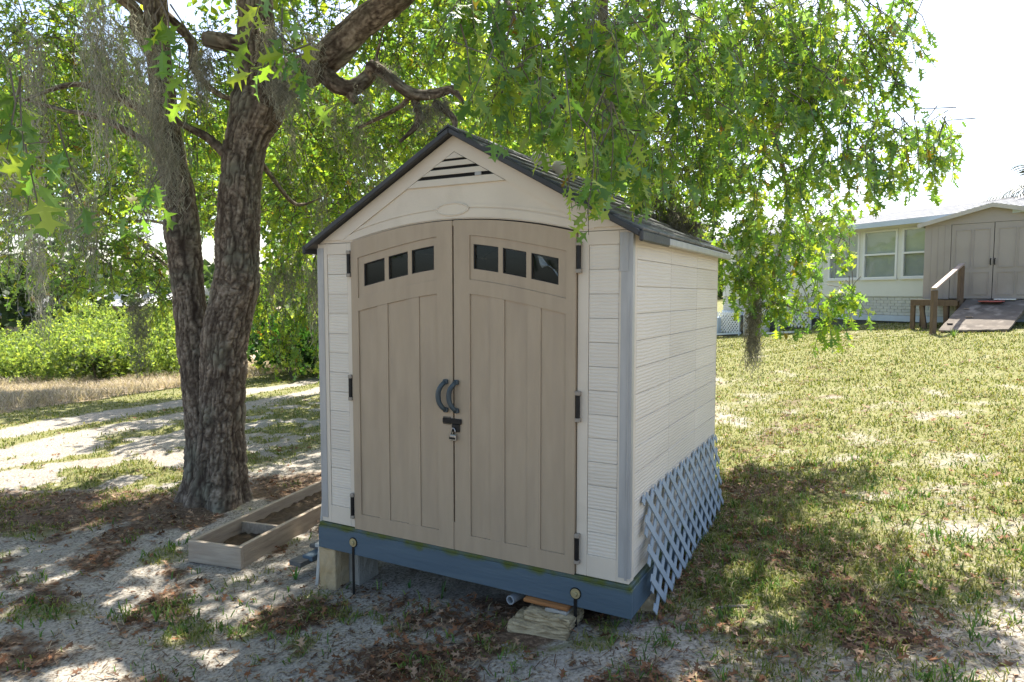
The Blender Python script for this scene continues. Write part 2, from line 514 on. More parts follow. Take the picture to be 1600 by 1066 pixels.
# ------------------------------------------------------------------ bulk meshes (leaves, blades, strands)
def bulk(name, V, F, mat, tint=None, parent=None, smooth=False):
    """V (n,3), F (m,k) arrays, tint per face (m,3)"""
    me = bpy.data.meshes.new(name)
    V = np.asarray(V, np.float32); F = np.asarray(F, np.int32)
    m, k = F.shape
    me.vertices.add(len(V)); me.vertices.foreach_set('co', V.ravel())
    me.loops.add(m * k); me.loops.foreach_set('vertex_index', F.ravel())
    me.polygons.add(m)
    me.polygons.foreach_set('loop_start', np.arange(0, m * k, k, dtype=np.int32))
    me.update(calc_edges=True)
    if tint is not None:
        a = me.attributes.new('tint', 'FLOAT_COLOR', 'FACE')
        a.data.foreach_set('color', np.column_stack([tint, np.ones(m)]).astype(np.float32).ravel())
    if smooth: me.shade_smooth()
    me.materials.append(mat)
    return link(name, me, parent)


def leaf_template(lobes=3, seed=0, curl=.18, fold=.25):
    """bristle-lobed oak leaf of length 1 along +Y, blade facing +Z; triangles"""
    r = np.random.default_rng(seed)
    ts = [0, .16]; ws = [.012, .02]
    for i in range(lobes):
        c = .20 + .66 * (i + .5) / lobes
        wd = (.34, .44, .33, .24)[i] if lobes > 2 else (.40, .32)[i]
        h = .30 / lobes
        ts += [c - .15 * h, c + .62 * h, c + .95 * h]
        ws += [.10, wd * r.uniform(.8, 1.15), .11]
    ts += [1.0]; ws += [0.0]
    ts = np.array(ts); ws = np.array(ws)
    V = []; F = []
    n = len(ts)
    for i in range(n):
        t = ts[i]
        tip = ws[i] > .15
        for sgn in (0, -1, 1):
            x = sgn * ws[i] * (r.uniform(.85, 1.1) if sgn and tip else 1)
            y = t + (.05 if (sgn and tip) else 0)
            z = -curl * t * t + fold * abs(x) * .8 - (.25 * x * x)
            V.append((x, y, z))
    for i in range(n - 1):
        a = 3 * i; b = a + 3
        for s_ in (1, 2):
            F += [(a, a + s_, b + s_), (a, b + s_, b)] if s_ == 2 else [(a, b + s_, a + s_), (a, b, b + s_)]
    return np.array(V), np.array(F)


def simple_leaf():
    V = np.array([(0, 0, 0), (-.30, .42, .06), (.30, .42, .06), (0, 1, -.14), (0, .45, -.02)])
    F = np.array([(0, 4, 1), (0, 2, 4), (4, 3, 1), (4, 2, 3)])
    return V, F


LEAF_N = [leaf_template(3, 1), leaf_template(3, 5, .3, .4), leaf_template(2, 9, .1, .15)]
LEAF_M = [leaf_template(2, 3), leaf_template(2, 8, .3, .4)]
LEAF_S = [simple_leaf()]


def nrm(a):
    return a / (np.linalg.norm(a, axis=-1, keepdims=True) + 1e-9)


def leaf_frames(D, rgen, facing=None):
    """orthonormal frames with Y along D and a random blade normal"""
    D = nrm(D)
    a = nrm(rgen.normal(size=D.shape) + (0 if facing is None else facing))
    a = nrm(a - D * (a * D).sum(1, keepdims=True))
    x = np.cross(D, a)
    return np.stack([x, D, a], -1)           # columns


def leaf_mesh(name, P, D, S, tint, temps, mat, parent, rgen, facing=None):
    Vs = []; Fs = []; Ts = []; off = 0
    fr = leaf_frames(D, rgen, facing)
    pick = rgen.integers(0, len(temps), len(P))
    for k, (tv, tf) in enumerate(temps):
        ix = np.where(pick == k)[0]
        if not len(ix): continue
        W = np.einsum('nij,vj->nvi', fr[ix], tv) * S[ix][:, None, None] + P[ix][:, None, :]
        n = len(tv)
        Vs.append(W.reshape(-1, 3))
        Fs.append((tf[None] + (np.arange(len(ix)) * n)[:, None, None] + off).reshape(-1, 3))
        Ts.append(np.repeat(tint[ix], len(tf), 0))
        off += n * len(ix)
    return bulk(name, np.vstack(Vs), np.vstack(Fs), mat, np.vstack(Ts), parent)


def oak_tints(n, rgen, yellow=.3, dark=.3):
    base = np.array([.16, .265, .055]); yel = np.array([.30, .36, .06]); drk = np.array([.085, .18, .055]); blu = np.array([.16, .27, .15]); brn = np.array([.24, .13, .03])
    u = rgen.random(n)[:, None]
    c = np.where(u < yellow, yel, np.where(u < yellow + dark, drk, np.where(u < yellow + dark + .12, blu, base)))
    c = np.where(rgen.random(n)[:, None] < .018, brn, c)
    m = rgen.random(n)[:, None] * .5
    c = c * (1 - m) + base * m
    return c * rgen.uniform(.75, 1.25, (n, 1))


class Crown:
    """collects twigs and their leaves; blobs are (centre, radii, twig count)"""
    def __init__(s, seed):
        s.r = np.random.default_rng(seed); s.P = []; s.D = []; s.S = []; s.tw = []

    def blob(s, c, rad, n, size=.12, k=9, tl=.45, droop=.8, shell=.0):
        r = s.r
        c = np.asarray(c, float); rad = np.asarray(rad, float) * np.ones(3)
        u = nrm(r.normal(size=(n, 3))) * (r.random((n, 1)) ** (1 / 3 if not shell else .2))
        A = c + u * rad
        out = nrm(u * rad)
        dr = nrm(out * .55 + np.array([0, 0, -droop]) + r.normal(size=(n, 3)) * .35)
        L = tl * r.uniform(.6, 1.25, (n, 1))
        A0 = A - dr * L * .5
        mid = A0 + dr * L * .5 + r.normal(size=(n, 3)) * .03 + np.array([0, 0, .04])
        end = A0 + dr * L + np.array([0, 0, -.06])
        s.tw.append(np.stack([A0, mid, end], 1))
        kk = k
        t = (.25 + .75 * (np.arange(kk) + r.random((n, kk))) / kk)[..., None]
        pos = (1 - t) ** 2 * A0[:, None] + 2 * t * (1 - t) * mid[:, None] + t * t * end[:, None]
        rad_ = r.normal(size=(n, kk, 3))
        d = nrm(dr[:, None] * .45 + nrm(rad_) * .8 + np.array([0, 0, -.7 * droop]))
        s.P.append(pos.reshape(-1, 3)); s.D.append(d.reshape(-1, 3)); s.S.append(size * r.uniform(.6, 1.2, n * kk))

    def arrays(s):
        return np.vstack(s.P), np.vstack(s.D), np.concatenate(s.S)

    def twigs(s, parent, mat, rad=.004, name='twigs'):
        T = np.vstack(s.tw); n = len(T)
        ang = np.array([0, 2.1, 4.2])
        V = np.zeros((n, 3, 3, 3))
        for i in range(3):
            tdir = nrm(T[:, min(i + 1, 2)] - T[:, max(i - 1, 0)])
            a = nrm(np.cross(tdir, np.array([.3, .9, .1]))); b = np.cross(tdir, a)
            q = rad * (1.3, 1.0, .45)[i]
            for j in range(3):
                V[:, i, j] = T[:, i] + q * (a * np.cos(ang[j]) + b * np.sin(ang[j]))
        f = []
        for i in range(2):
            for j in range(3):
                j2 = (j + 1) % 3
                f.append((i * 3 + j, i * 3 + j2, i * 3 + 3 + j2, i * 3 + 3 + j))
        f = np.array(f)
        F = (f[None] + (np.arange(n) * 9)[:, None, None]).reshape(-1, 4)
        o = bulk(name, V.reshape(-1, 3), F, mat, None, parent)
        o['kind'] = 'stuff'
        return o


# ------------------------------------------------------------------ bark and limbs
def catmull(pts, rad, step):
    pts = np.asarray(pts, float); rad = np.asarray(rad, float)
    P = []; Q = []
    n = len(pts)
    for i in range(n - 1):
        p0 = pts[max(i - 1, 0)]; p1 = pts[i]; p2 = pts[i + 1]; p3 = pts[min(i + 2, n - 1)]
        m = max(2, int(np.linalg.norm(p2 - p1) / step))
        for k in range(m):
            t = k / m
            P.append(.5 * ((2 * p1) + (-p0 + p2) * t + (2 * p0 - 5 * p1 + 4 * p2 - p3) * t * t + (-p0 + 3 * p1 - 3 * p2 + p3) * t ** 3))
            u = t * t * (3 - 2 * t)
            Q.append(rad[i] * (1 - u) + rad[i + 1] * u)
    P.append(pts[-1]); Q.append(rad[-1])
    return np.array(P), np.array(Q)


def bark_mat():
    m, t, p, out = newmat('furrowed_oak_bark')
    N = t.nodes.new; L = t.links.new
    a = N('ShaderNodeAttribute'); a.attribute_name = 'plate'
    tc = N('ShaderNodeTexCoord')
    n = N('ShaderNodeTexNoise'); n.inputs['Scale'].default_value = 34; n.inputs['Detail'].default_value = 7
    L(tc.outputs['Object'], n.inputs['Vector'])
    n2 = N('ShaderNodeTexNoise'); n2.inputs['Scale'].default_value = 2.6; n2.inputs['Detail'].default_value = 5
    L(tc.outputs['Object'], n2.inputs['Vector'])
    r = N('ShaderNodeValToRGB'); e = r.color_ramp.elements
    e.new(.5)
    for k, (q, c) in enumerate(((.28, (.13, .096, .07)), (.5, (.26, .205, .155)), (.74, (.41, .345, .27)))):
        e[k].position = q; e[k].color = (*c, 1)
    L(n.outputs[0], r.inputs[0])
    g = N('ShaderNodeValToRGB'); g.color_ramp.elements[0].position = .52; g.color_ramp.elements[1].position = .66
    g.color_ramp.elements[0].color = (0, 0, 0, 1); g.color_ramp.elements[1].color = (1, 1, 1, 1)
    L(n2.outputs[0], g.inputs[0])
    mx = N('ShaderNodeMix'); mx.data_type = 'RGBA'
    L(g.outputs[0], mx.inputs[0]); L(r.outputs[0], mx.inputs[6]); mx.inputs[7].default_value = (.24, .225, .17, 1)
    m2 = N('ShaderNodeMix'); m2.data_type = 'RGBA'
    L(a.outputs['Fac'], m2.inputs[0]); m2.inputs[6].default_value = (.035, .024, .018, 1); L(mx.outputs[2], m2.inputs[7])
    L(m2.outputs[2], p.inputs['Base Color'])
    p.inputs['Roughness'].default_value = .95; p.inputs['Specular IOR Level'].default_value = .15
    b = N('ShaderNodeBump'); b.inputs['Strength'].default_value = .6; b.inputs['Distance'].default_value = .012
    L(n.outputs[0], b.inputs['Height']); L(b.outputs[0], p.inputs['Normal'])
    return m


M['bark'] = bark_mat()
_CJ = np.random.default_rng(11).random((64, 512, 2))


def bark_field(u, v, nu, cell):
    """F2-F1 of jittered cells, periodic in u (nu cells round); 0 in furrows, 1 on plates"""
    gu = u * nu; gv = v / cell
    iu = np.floor(gu).astype(int); iv = np.floor(gv).astype(int)
    d1 = np.full(gu.shape, 9.); d2 = np.full(gu.shape, 9.)
    for a in (-1, 0, 1):
        for b in (-1, 0, 1):
            cu = iu + a; cv = iv + b
            j = _CJ[(cu % nu) % 64, cv % 512]
            # offset every second row for a woven look
            dd = (gu - cu - j[..., 0]) ** 2 + (gv - cv - j[..., 1]) ** 2
            n1 = np.minimum(d1, dd); d2 = np.minimum(d2, np.maximum(d1, dd)); d1 = n1
    return np.clip((np.sqrt(d2) - np.sqrt(d1)) / .38, 0, 1)


def bark_tube(name, pts, rad, parent, seg=96, step=.014, depth=.022, flare=None, plate=(.040, .115), seed=0):
    P, Q = catmull(pts, rad, step)
    n = len(P)
    T = np.gradient(P, axis=0); T = nrm(T)
    ref = np.array([.15, .99, 0]); A = []
    for i in range(n):
        a = ref - T[i] * (ref @ T[i]); a /= np.linalg.norm(a); A.append(a); ref = a
    A = np.array(A); B = np.cross(T, A)
    s = np.concatenate([[0], np.cumsum(np.linalg.norm(np.diff(P, axis=0), axis=1))])
    th = np.arange(seg) / seg
    U, S_ = np.meshgrid(th, s)
    nu = max(5, int(round(2 * math.pi * float(np.median(Q)) / plate[0])))
    uu = U * nu
    wx = (fbm(uu * .55 + seed * 7, S_ * 7 + 11, 3) - .5) * 2.6
    wy = (fbm(uu * .8 + 31, S_ * 9 + seed * 5, 3) - .5) * .16
    r1 = np.abs(vnoise(uu * 1.0 + wx * .55 + 3 * seed, S_ * 4.2 + wy * 8 + 8) * 2 - 1)
    r1b = np.abs(vnoise(uu * 1.9 + wx * .8 + 9 * seed, S_ * 7 + 40) * 2 - 1)
    r2 = np.abs(vnoise(uu * .8 + 20, S_ * 15 + wx * 1.1 + 60) * 2 - 1)
    f = np.clip(np.minimum(np.minimum(r1 * 2.6, .12 + r1b * 2.4), .22 + r2 * 2.4), 0, 1)
    f = f * (.72 + .28 * fbm(uu * 2.5, S_ * 60, 2))
    big = (vnoise(S_ * 2.3 + seed * 3, np.cos(U * 2 * math.pi) + 5) - .5) * .16 + (vnoise(S_ * 5 + seed, np.sin(U * 2 * math.pi) * 2 + 9) - .5) * .10
    rad_ = Q[:, None] * (1 + big)
    if flare is not None:
        rad_ = rad_ * (1 + flare(U * 2 * math.pi, s[:, None]))
    dp = np.minimum(depth * np.clip(Q[:, None] / .2, .25, 1), .3 * Q[:, None])
    rad_ = rad_ + dp * (f - .7) + dp * .25 * (vnoise(U * nu * 5, S_ * 60) - .5)
    V = P[:, None] + rad_[..., None] * (A[:, None] * np.cos(2 * math.pi * U)[..., None] + B[:, None] * np.sin(2 * math.pi * U)[..., None])
    i, j = np.meshgrid(np.arange(n - 1), np.arange(seg), indexing='ij'); j2 = (j + 1) % seg
    F = np.stack([i * seg + j, i * seg + j2, (i + 1) * seg + j2, (i + 1) * seg + j], -1).reshape(-1, 4)
    o = bulk(name, V.reshape(-1, 3), F, M['bark'], None, parent, smooth=True)
    a = o.data.attributes.new('plate', 'FLOAT', 'POINT')
    a.data.foreach_set('value', np.clip(f, 0, 1).astype(np.float32).ravel())
    return o


def limb(name, pts, rad, parent, seg=10, step=.09, jit=.0):
    P, Q = catmull(pts, rad, step)
    if jit:
        r = np.random.default_rng(int(abs(P[0][0] * 1000)) % 9999)
        P[1:-1] += r.normal(size=P[1:-1].shape) * jit * Q[1:-1, None]
    o = MB().tube(P, list(Q * np.random.default_rng(5).uniform(.9, 1.12, len(Q))), seg).build(name, M['bark'], parent, smooth=True)
    a = o.data.attributes.new('plate', 'FLOAT', 'POINT')
    a.data.foreach_set('value', np.random.default_rng(2).uniform(.35, 1, len(o.data.vertices)).astype(np.float32))
    return o

# ------------------------------------------------------------------ the shed
YAW = 0.4944
W, DP, HW = 2.12, 2.11, 1.827
FL = (-1.2603, 4.4286, 0.0)
e1 = np.array([math.cos(YAW), -math.sin(YAW), 0]); e2 = np.array([math.sin(YAW), math.cos(YAW), 0])


def sw(s, y, z):
    """shed coordinates to world"""
    return np.array(FL) + e1 * s + e2 * y + np.array([0, 0, z])


shed = empty('storage_shed', FL, -YAW, label='cream resin storage shed with taupe arched double doors and dark gabled roof', cat='shed')
CX = 1.056


def arch(s):
    return 1.829 + .098 * (1 - min(1, abs((s - CX) / .765)) ** 2)


def rake(s):
    return 2.412 - abs(s - W / 2) * .556


board_cache = {}


def board(parent, x, y, z, wd, ht, th, rz=0.0, mat=None):
    key = (round(wd, 3), round(ht, 3), round(th, 3), mat)
    if key not in board_cache:
        m = MB().box(-wd / 2, wd / 2, -th, 0, -ht / 2, ht / 2)
        board_cache[key] = m.mesh('siding_board', M[mat or 'siding'], bevel=.0015)
    return link('siding_board', board_cache[key], parent, (x, y, z), (0, 0, rz))


# front wall panels either side of the doors
for s0, s1, b0, b1 in ((0, .288, .078, .246), (1.824, W, 1.884, 2.05)):
    m = MB()
    m.box(s0, s1, .014, .05, 0, HW)
    m.box(s0, b0, 0, .03, 0, HW); m.box(b1, s1, 0, .03, 0, HW)
    m.box(b0, b1, 0, .03, 0, .118); m.box(b0, b1, 0, .03, 1.757, HW)
    pn = m.build('front_panel', M['cream'], shed, bevel=.002)
    nb = 13; hh = (1.757 - .118) / nb
    for i in range(nb):
        board(pn, (b0 + b1) / 2, .0145, .118 + hh * (i + .5), b1 - b0 - .004, hh - .002, .0105)
# side and back walls
for sx, nm in ((W, 1), (0, -1)):
    m = MB()
    xi = (sx - .05, sx - .012) if nm > 0 else (sx + .012, sx + .05)
    m.box(xi[0], xi[1], .05, DP - .05, 0, HW)
    m.box(min(sx, sx - nm * .05), max(sx, sx - nm * .05), .0505, .075, 0, HW)
    m.box(min(sx, sx - nm * .05), max(sx, sx - nm * .05), DP - .075, DP - .0505, 0, HW)
    wl = m.build('side_wall', M['cream'], shed)
    nb = 13; hh = (HW - .01) / nb
    for k, (y0, y1) in enumerate(((.078, .72), (.724, 1.38), (1.384, DP - .078))):
        for i in range(nb):
            x = sx - nm * .0125
            board(wl, x, (y0 + y1) / 2, .005 + hh * (i + .5), y1 - y0, hh - .002, .0125, R(90) * nm)
MB().box(.05, W - .05, DP - .05, DP, 0, HW).build('back_wall', M['cream'], shed)
m = MB(); m.strip(0.02, W / 2, HW + .002, rake, DP - .05, DP, 1); m.strip(W / 2, W - .02, HW + .002, rake, DP - .05, DP, 1)
m.build('back_gable', M['cream'], shed)
MB().box(.05, W - .05, .05, DP - .05, .0, .02).build('floor_panel', M['oldboard'], shed)

# front gable
m = MB()
N_ = 24
m.strip(.012, .291, HW + .003, rake, .004, .05, 4)
m.strip(.291, W / 2, lambda s: arch(s) + .006, rake, .004, .05, N_)
m.strip(W / 2, 1.821, lambda s: arch(s) + .006, rake, .004, .05, N_)
m.strip(1.821, W - .012, HW + .003, rake, .004, .05, 4)
gb = m.build('front_gable', M['cream'], shed)
m = MB()
m.strip(.05, W / 2, lambda s: max(HW + .02, rake(s) - .097), lambda s: rake(s) - .004, -.006, .02, 30)
m.strip(W / 2, W - .05, lambda s: max(HW + .02, rake(s) - .097), lambda s: rake(s) - .004, -.006, .02, 30)
m.build('rake_band', M['cream'], gb, bevel=.0)


def arcu(s):
    return 1.853 + .148 * (1 - min(1, abs((s - CX) / .90)) ** 2)


m = MB(); m.strip(.20, 1.915, lambda s: max(arch(s), HW) + .012, lambda s: max(arcu(s), arch(s) + .022) - .012, -.003, .02, 40)
m.build('arch_band', M['cream'], gb)
m = MB(); m.strip(.20, 1.915, lambda s: arcu(s) - .004, lambda s: arcu(s) + .014, -.001, .02, 40)
m.build('arch_moulding', M['cream'], gb)
# oval emblem
m = MB(); vs = []; fs = []
for ring, (a, b, y) in enumerate(((.112, .038, .01), (.112, .038, -.008), (.104, .032, -.010), (.098, .028, -.0055), (0.02, .006, -.0055))):
    for k in range(36):
        q = 2 * math.pi * k / 36
        vs.append((CX - .012 + a * math.cos(q), y, 1.99 + b * math.sin(q)))
for r_ in range(4):
    for k in range(36):
        k2 = (k + 1) % 36
        fs.append((r_ * 36 + k, r_ * 36 + k2, r_ * 36 + 36 + k2, r_ * 36 + 36 + k))
fs.append(tuple(4 * 36 + k for k in range(36)))
m.add(vs, fs).build('oval_emblem', M['cream'], gb)
# louvre vent: solid black plate colours in the shade of the opening, slats in front
VC = W / 2
vent = MB()
vent.strip(VC - .268, VC, 2.166, lambda s: 2.166 + (s - VC + .268) * .55, -.001, .02, 1)
vent.strip(VC, VC + .268, 2.166, lambda s: 2.166 + (VC + .268 - s) * .55, -.001, .02, 1)
vt = vent.build('vent', M['slate'], gb)


def vside(z):      # half-width of the triangle at height z
    return max(.003, (2.313 - z) / .556)


for z0, z1 in ((2.128, 2.168), (2.188, 2.219), (2.235, 2.264), (2.277, 2.311)):
    a0, a1 = vside(z0) - .002, vside(z1) - .002
    c = VC
    MB().add([(c - a0, -.009, z0), (c + a0, -.009, z0), (c + max(a1, .002), -.004, z1), (c - max(a1, .002), -.004, z1),
              (c - a0, .01, z0), (c + a0, .01, z0), (c + max(a1, .002), .01, z1), (c - max(a1, .002), .01, z1)],
             [(0, 1, 2, 3), (7, 6, 5, 4), (0, 4, 5, 1), (1, 5, 6, 2), (2, 6, 7, 3), (3, 7, 4, 0)]).build('vent_slat', M['cream'], vt)
MB().box(1.20, 1.24, -.010, .01, 2.1685, 2.1875).build('vent_clip', M['tape'], vt)


# doors
def make_door(s0, s1, mir):
    """s0..s1 front span; pieces butt against each other, planks inset"""
    X = (lambda a: a) if not mir else (lambda a: 2 * CX - a)

    def S(mb, a, b, lo, hi, y0, y1, n=8):
        a, b = sorted((X(a), X(b)))
        mb.strip(a, b, lo, hi, y0, y1, n)
    y0, y1 = -.018, .022
    ol, orr = .293, CX - .006
    wl, wr = .348, .944
    # curves are symmetric about CX, so they work for both leaves
    ptop = lambda s: 1.506 - .172 * ((abs(s - CX) - .11) / .60) ** 1.25 * .62 if abs(s - CX) > .11 else 1.506
    wlow = lambda s: ptop(s) + .081
    wtop = lambda s: wlow(s) + .25
    dtop = lambda s: arch(s) - .002
    m = MB()
    S(m, ol, wl, 0, dtop, y0, y1, 3)
    S(m, wr, orr, 0, dtop, y0, y1, 3)
    S(m, wl, wr, 0, .10, y0, y1, 1)
    S(m, wl, wr, ptop, wlow, y0, y1, 14)
    S(m, wl, wr, wtop, dtop, y0, y1, 14)
    for a, b in ((.496, .577), (.720, .812)):
        S(m, a, b, .10, lambda s: ptop(s) - .001, y0 + .0025, y1, 3)
    d = m.build('door', M['taupe'], shed)
    for a, b in ((wl, .496), (.577, .720), (.812, wr)):
        q = MB(); S(q, a + .001, b - .001, .101, lambda s: ptop(s) - .001, y0 + .0085, y1 - .004, 4)
        q.build('panel', M['taupe'], d)
    # window frame with three openings
    q = MB()
    wins = ((.394, .556), (.586, .732), (.760, .921))
    fy0, fy1 = y0 + .006, y1 - .004
    lo_o = lambda s: wlow(s) + .062
    hi_o = lambda s: wtop(s) - .048
    S(q, wl + .001, wr - .001, lambda s: wlow(s) + .001, lo_o, fy0, fy1, 14)
    S(q, wl + .001, wr - .001, hi_o, lambda s: wtop(s) - .001, fy0, fy1, 14)
    edges = [wl + .001] + [v for p_ in wins for v in p_] + [wr - .001]
    for k in range(0, len(edges), 2):
        S(q, edges[k], edges[k + 1], lo_o, hi_o, fy0, fy1, 3)
    q.build('window_frame', M['taupe'], d)
    for a, b in wins:
        q = MB(); S(q, a - .004, b + .004, lambda s: lo_o(s) - .004, lambda s: hi_o(s) + .004, .002, .006, 5)
        q.build('window_pane', M['glass'], d)
        # black gasket round the opening
        q = MB()
        S(q, a, b, lo_o, lambda s: lo_o(s) + .005, fy0 + .003, .0015, 4); S(q, a, b, lambda s: hi_o(s) - .005, hi_o, fy0 + .003, .0015, 4)
        S(q, a, a + .005, lambda s: lo_o(s) + .005, lambda s: hi_o(s) - .005, fy0 + .003, .0015, 1); S(q, b - .005, b, lambda s: lo_o(s) + .005, lambda s: hi_o(s) - .005, fy0 + .003, .0015, 1)
        q.build('gasket', M['rubber'], d)
    # hinges
    for z in (1.695, .912, .145):
        hx = X(.276)
        h = MB().box(hx - .014, hx + .014, -.030, .0, z - .082, z - .060).box(hx - .014, hx + .014, -.030, .0, z + .060, z + .082).build('hinge', M['hingecup'], d, bevel=.003)
        MB().tube([(hx, -.020, z - .060), (hx, -.020, z + .060)], .012, 10).build('hinge_pin', M['black'], h, smooth=False)
    # handle: bowed grip, both bow to the left
    cx = .992 if not mir else 1.066
    pts = []
    for k in range(15):
        t = -1 + 2 * k / 14
        pts.append((cx + .014 - .032 * (1 - t * t), y0 - .014 - .026 * (1 - t ** 4), .913 + .082 * t))
    h = MB().tube(pts, [.0135 + .003 * (1 - abs(-1 + 2 * k / 14)) for k in range(15)], 10).build('handle', M['handle'], d, smooth=True)
    for z in (.913 - .083, .913 + .083):
        MB().box(cx + .000, cx + .030, y0 - .022, y0 + .001, z - .014, z + .014).build('handle_foot', M['handle'], h, bevel=.005)
    return d


dl = make_door(.293, 1.05, False)
dr = make_door(1.062, 1.817, True)
# overlap strip closes the upper and lower ends of the gap between the leaves
MB().strip(CX - .0055, CX + .0055, 0, .165, -.014, .02).strip(CX - .0055, CX + .0055, 1.895, 1.922, -.014, .02).build('gap_cover', M['taupe'], dl)
MB().strip(CX - .0055, CX + .0055, .166, 1.894, .012, .02).build('gap_seal', M['rubber'], dl)
# hasp and padlock hang on the doors
hp = empty('hasp', (0, 0, 0)); hp.parent = shed
hp.name = 'hasp'
MB().box(.985, 1.112, -.032, -.0185, .752, .782).build('bar', M['black'], hp, bevel=.003)
MB().box(.985, 1.035, -.026, -.0185, .745, .789).build('plate', pm('worn_steel_plate', (.07, .065, .055), (.12, .11, .09), 30, .4, metal=.5), hp, bevel=.002)
MB().box(1.048, 1.10, -.030, -.0185, .705, .751).build('staple_plate', M['black'], hp, bevel=.003)
pk = empty('padlock', tuple(sw(1.064, -.036, .655)), -YAW, label='small steel padlock hanging from the black hasp on the shed doors', cat='padlock')
MB().box(-.021, .021, -.011, .011, 0, .036).build('body', M['steel'], pk, bevel=.005)
MB().tube([(.013 * math.cos(a), 0, .036 + .026 * max(0, math.sin(a)) + (.012 if 0 < a < math.pi else 0)) for a in np.linspace(0, math.pi, 13)], .0035, 8).build('shackle', M['steel'], pk, smooth=True)
MB().box(-.021, .021, -.0125, -.0112, .009, .022).build('band', M['black'], pk)

# roof
sl = math.atan(.556)
for k, nm in ((0, -1), (1, 1)):
    m = MB()
    a0, a1 = (W / 2, W + .052) if nm > 0 else (-.052, W / 2)
    m.strip(a0, a1, lambda s: rake(s) + .003, lambda s: rake(s) + .022, -.045, DP + .06, 1)
    rp_ = m.build('roof_panel', M['roofdark'], shed)
    Ls = (W / 2 + .05) / math.cos(sl)
    rows = 8; pitch = Ls / rows
    key = 'shingle'
    if key not in board_cache:
        q = MB()
        q.add([(-.132, -.005, .004), (.132, -.005, .004), (.132, pitch * 1.08, .0), (-.132, pitch * 1.08, .0),
               (-.132, -.005, .020), (.132, -.005, .020), (.132, pitch * 1.08, .006), (-.132, pitch * 1.08, .006)],
              [(3, 2, 1, 0), (4, 5, 6, 7), (0, 1, 5, 4), (1, 2, 6, 5), (2, 3, 7, 6), (3, 0, 4, 7)])
        board_cache[key] = q.mesh('shingle', M['shingle'], bevel=.003)
    for r_ in range(rows):
        d = Ls - pitch * r_               # distance from ridge to the lower edge
        ncol = 8
        for c in range(ncol):
            y = -.03 + (DP + .075) * (c + .5) / ncol + (.03 if r_ % 2 else -.0)
            s_ = W / 2 + nm * d * math.cos(sl); z = rake(W / 2) + .022 - d * math.sin(sl)
            o = link('shingle', board_cache[key], rp_, (s_, y, z))
            # local x along the ridge, local y up the slope
            up = Vector((-nm * math.cos(sl), 0, math.sin(sl))); xx = Vector((0, 1, 0)) * (1 if nm > 0 else -1); zz = xx.cross(up)
            o.rotation_euler = Matrix((xx, up, zz)).transposed().to_euler()
    # dark front rake trim and eave trim
    m = MB(); m.strip(a0, a1, lambda s: rake(s) - .008, lambda s: rake(s) + .029, -.066, -.046, 1)
    m.build('rake_trim', M['roofdark'], shed, bevel=.006)
    ex = W + .052 if nm > 0 else -.052
    zz_ = rake(ex)
    m = MB().box(min(ex, ex + nm * .022), max(ex, ex + nm * .022), -.068, .42, zz_ - .030, zz_ + .022)
    m.build('eave_trim', M['roofdark'], shed, bevel=.006)
    m = MB().box(min(ex, ex + nm * .022), max(ex, ex + nm * .022), .4202, DP + .06, zz_ - .024, zz_ + .018)
    m.build('eave_trim', M['tape'], shed, bevel=.006)['label'] = 'rear length of the eave edge wrapped in grey tape'
m = MB(); m.strip(W / 2 - .075, W / 2, lambda s: rake(s) + .030, lambda s: rake(s) + .042, -.068, DP + .065, 1); m.strip(W / 2, W / 2 + .075, lambda s: rake(s) + .030, lambda s: rake(s) + .042, -.068, DP + .065, 1)
m.build('ridge_cap', M['roofdark'], shed)
# cream domed caps on the right slope
for yy, s_ in ((.62, 1.30), (.80, 1.36)):
    z = rake(s_) + .03
    m = MB()
    m.tube([(s_, yy, z - .02), (s_, yy, z + .06), (s_ + .004, yy, z + .085), (s_ + .006, yy, z + .092)], [.062, .058, .048, .02], 14)
    m.build('roof_cap', M['cream'], shed, smooth=True)
# tape on the corners
m = MB()
for k in range(12):
    z0 = .005 + k * 1.80 / 12; z1 = z0 + 1.80 / 12
m = MB().strip(2.062, W + .0035, .03, 1.812, -.0035, -.0005).box(W + .0005, W + .0035, -.0004, .03, .03, 1.812)
m.build('tape_strip', M['tape'], shed)
m = MB().strip(2.055, 2.10, 1.62, 1.815, -.0065, -.0037).box(2.098, 2.108, -.006, -.0037, .02, 1.5)
m.build('tape_strip', M['tape'], shed, sub=3, rough=.0012)
m = MB().strip(-.0035, .05, .03, 1.80, -.0035, -.0005).box(-.0035, -.0005, -.0004, .04, .03, 1.80)
m.build('tape_strip', M['tape'], shed)
# a pale thing behind the right-hand pane
m = MB(); vs = []; fs = []
for i in range(9):
    for j in range(7):
        u = i / 8; v = j / 6
        x = 1.572 + .14 * u + .035 * v; z = 1.708 - .115 * u ** 1.5 - .05 * v * (1 - .4 * u) + .012 * math.sin(u * 9 + v * 5)
        vs.append((x, .012 + .008 * math.sin(v * 7 + u * 3) + .004, z))
for i in range(8):
    for j in range(6):
        fs.append((i * 7 + j, i * 7 + j + 1, i * 7 + j + 8, i * 7 + j + 7))
n0 = len(vs)
m.add(vs, fs)
item = m.build('pale_item', M['item'], None, tuple(FL), (0, 0, -YAW), smooth=True)
tag(item, 'crumpled pale bag behind the rightmost window pane of the shed door', 'item')

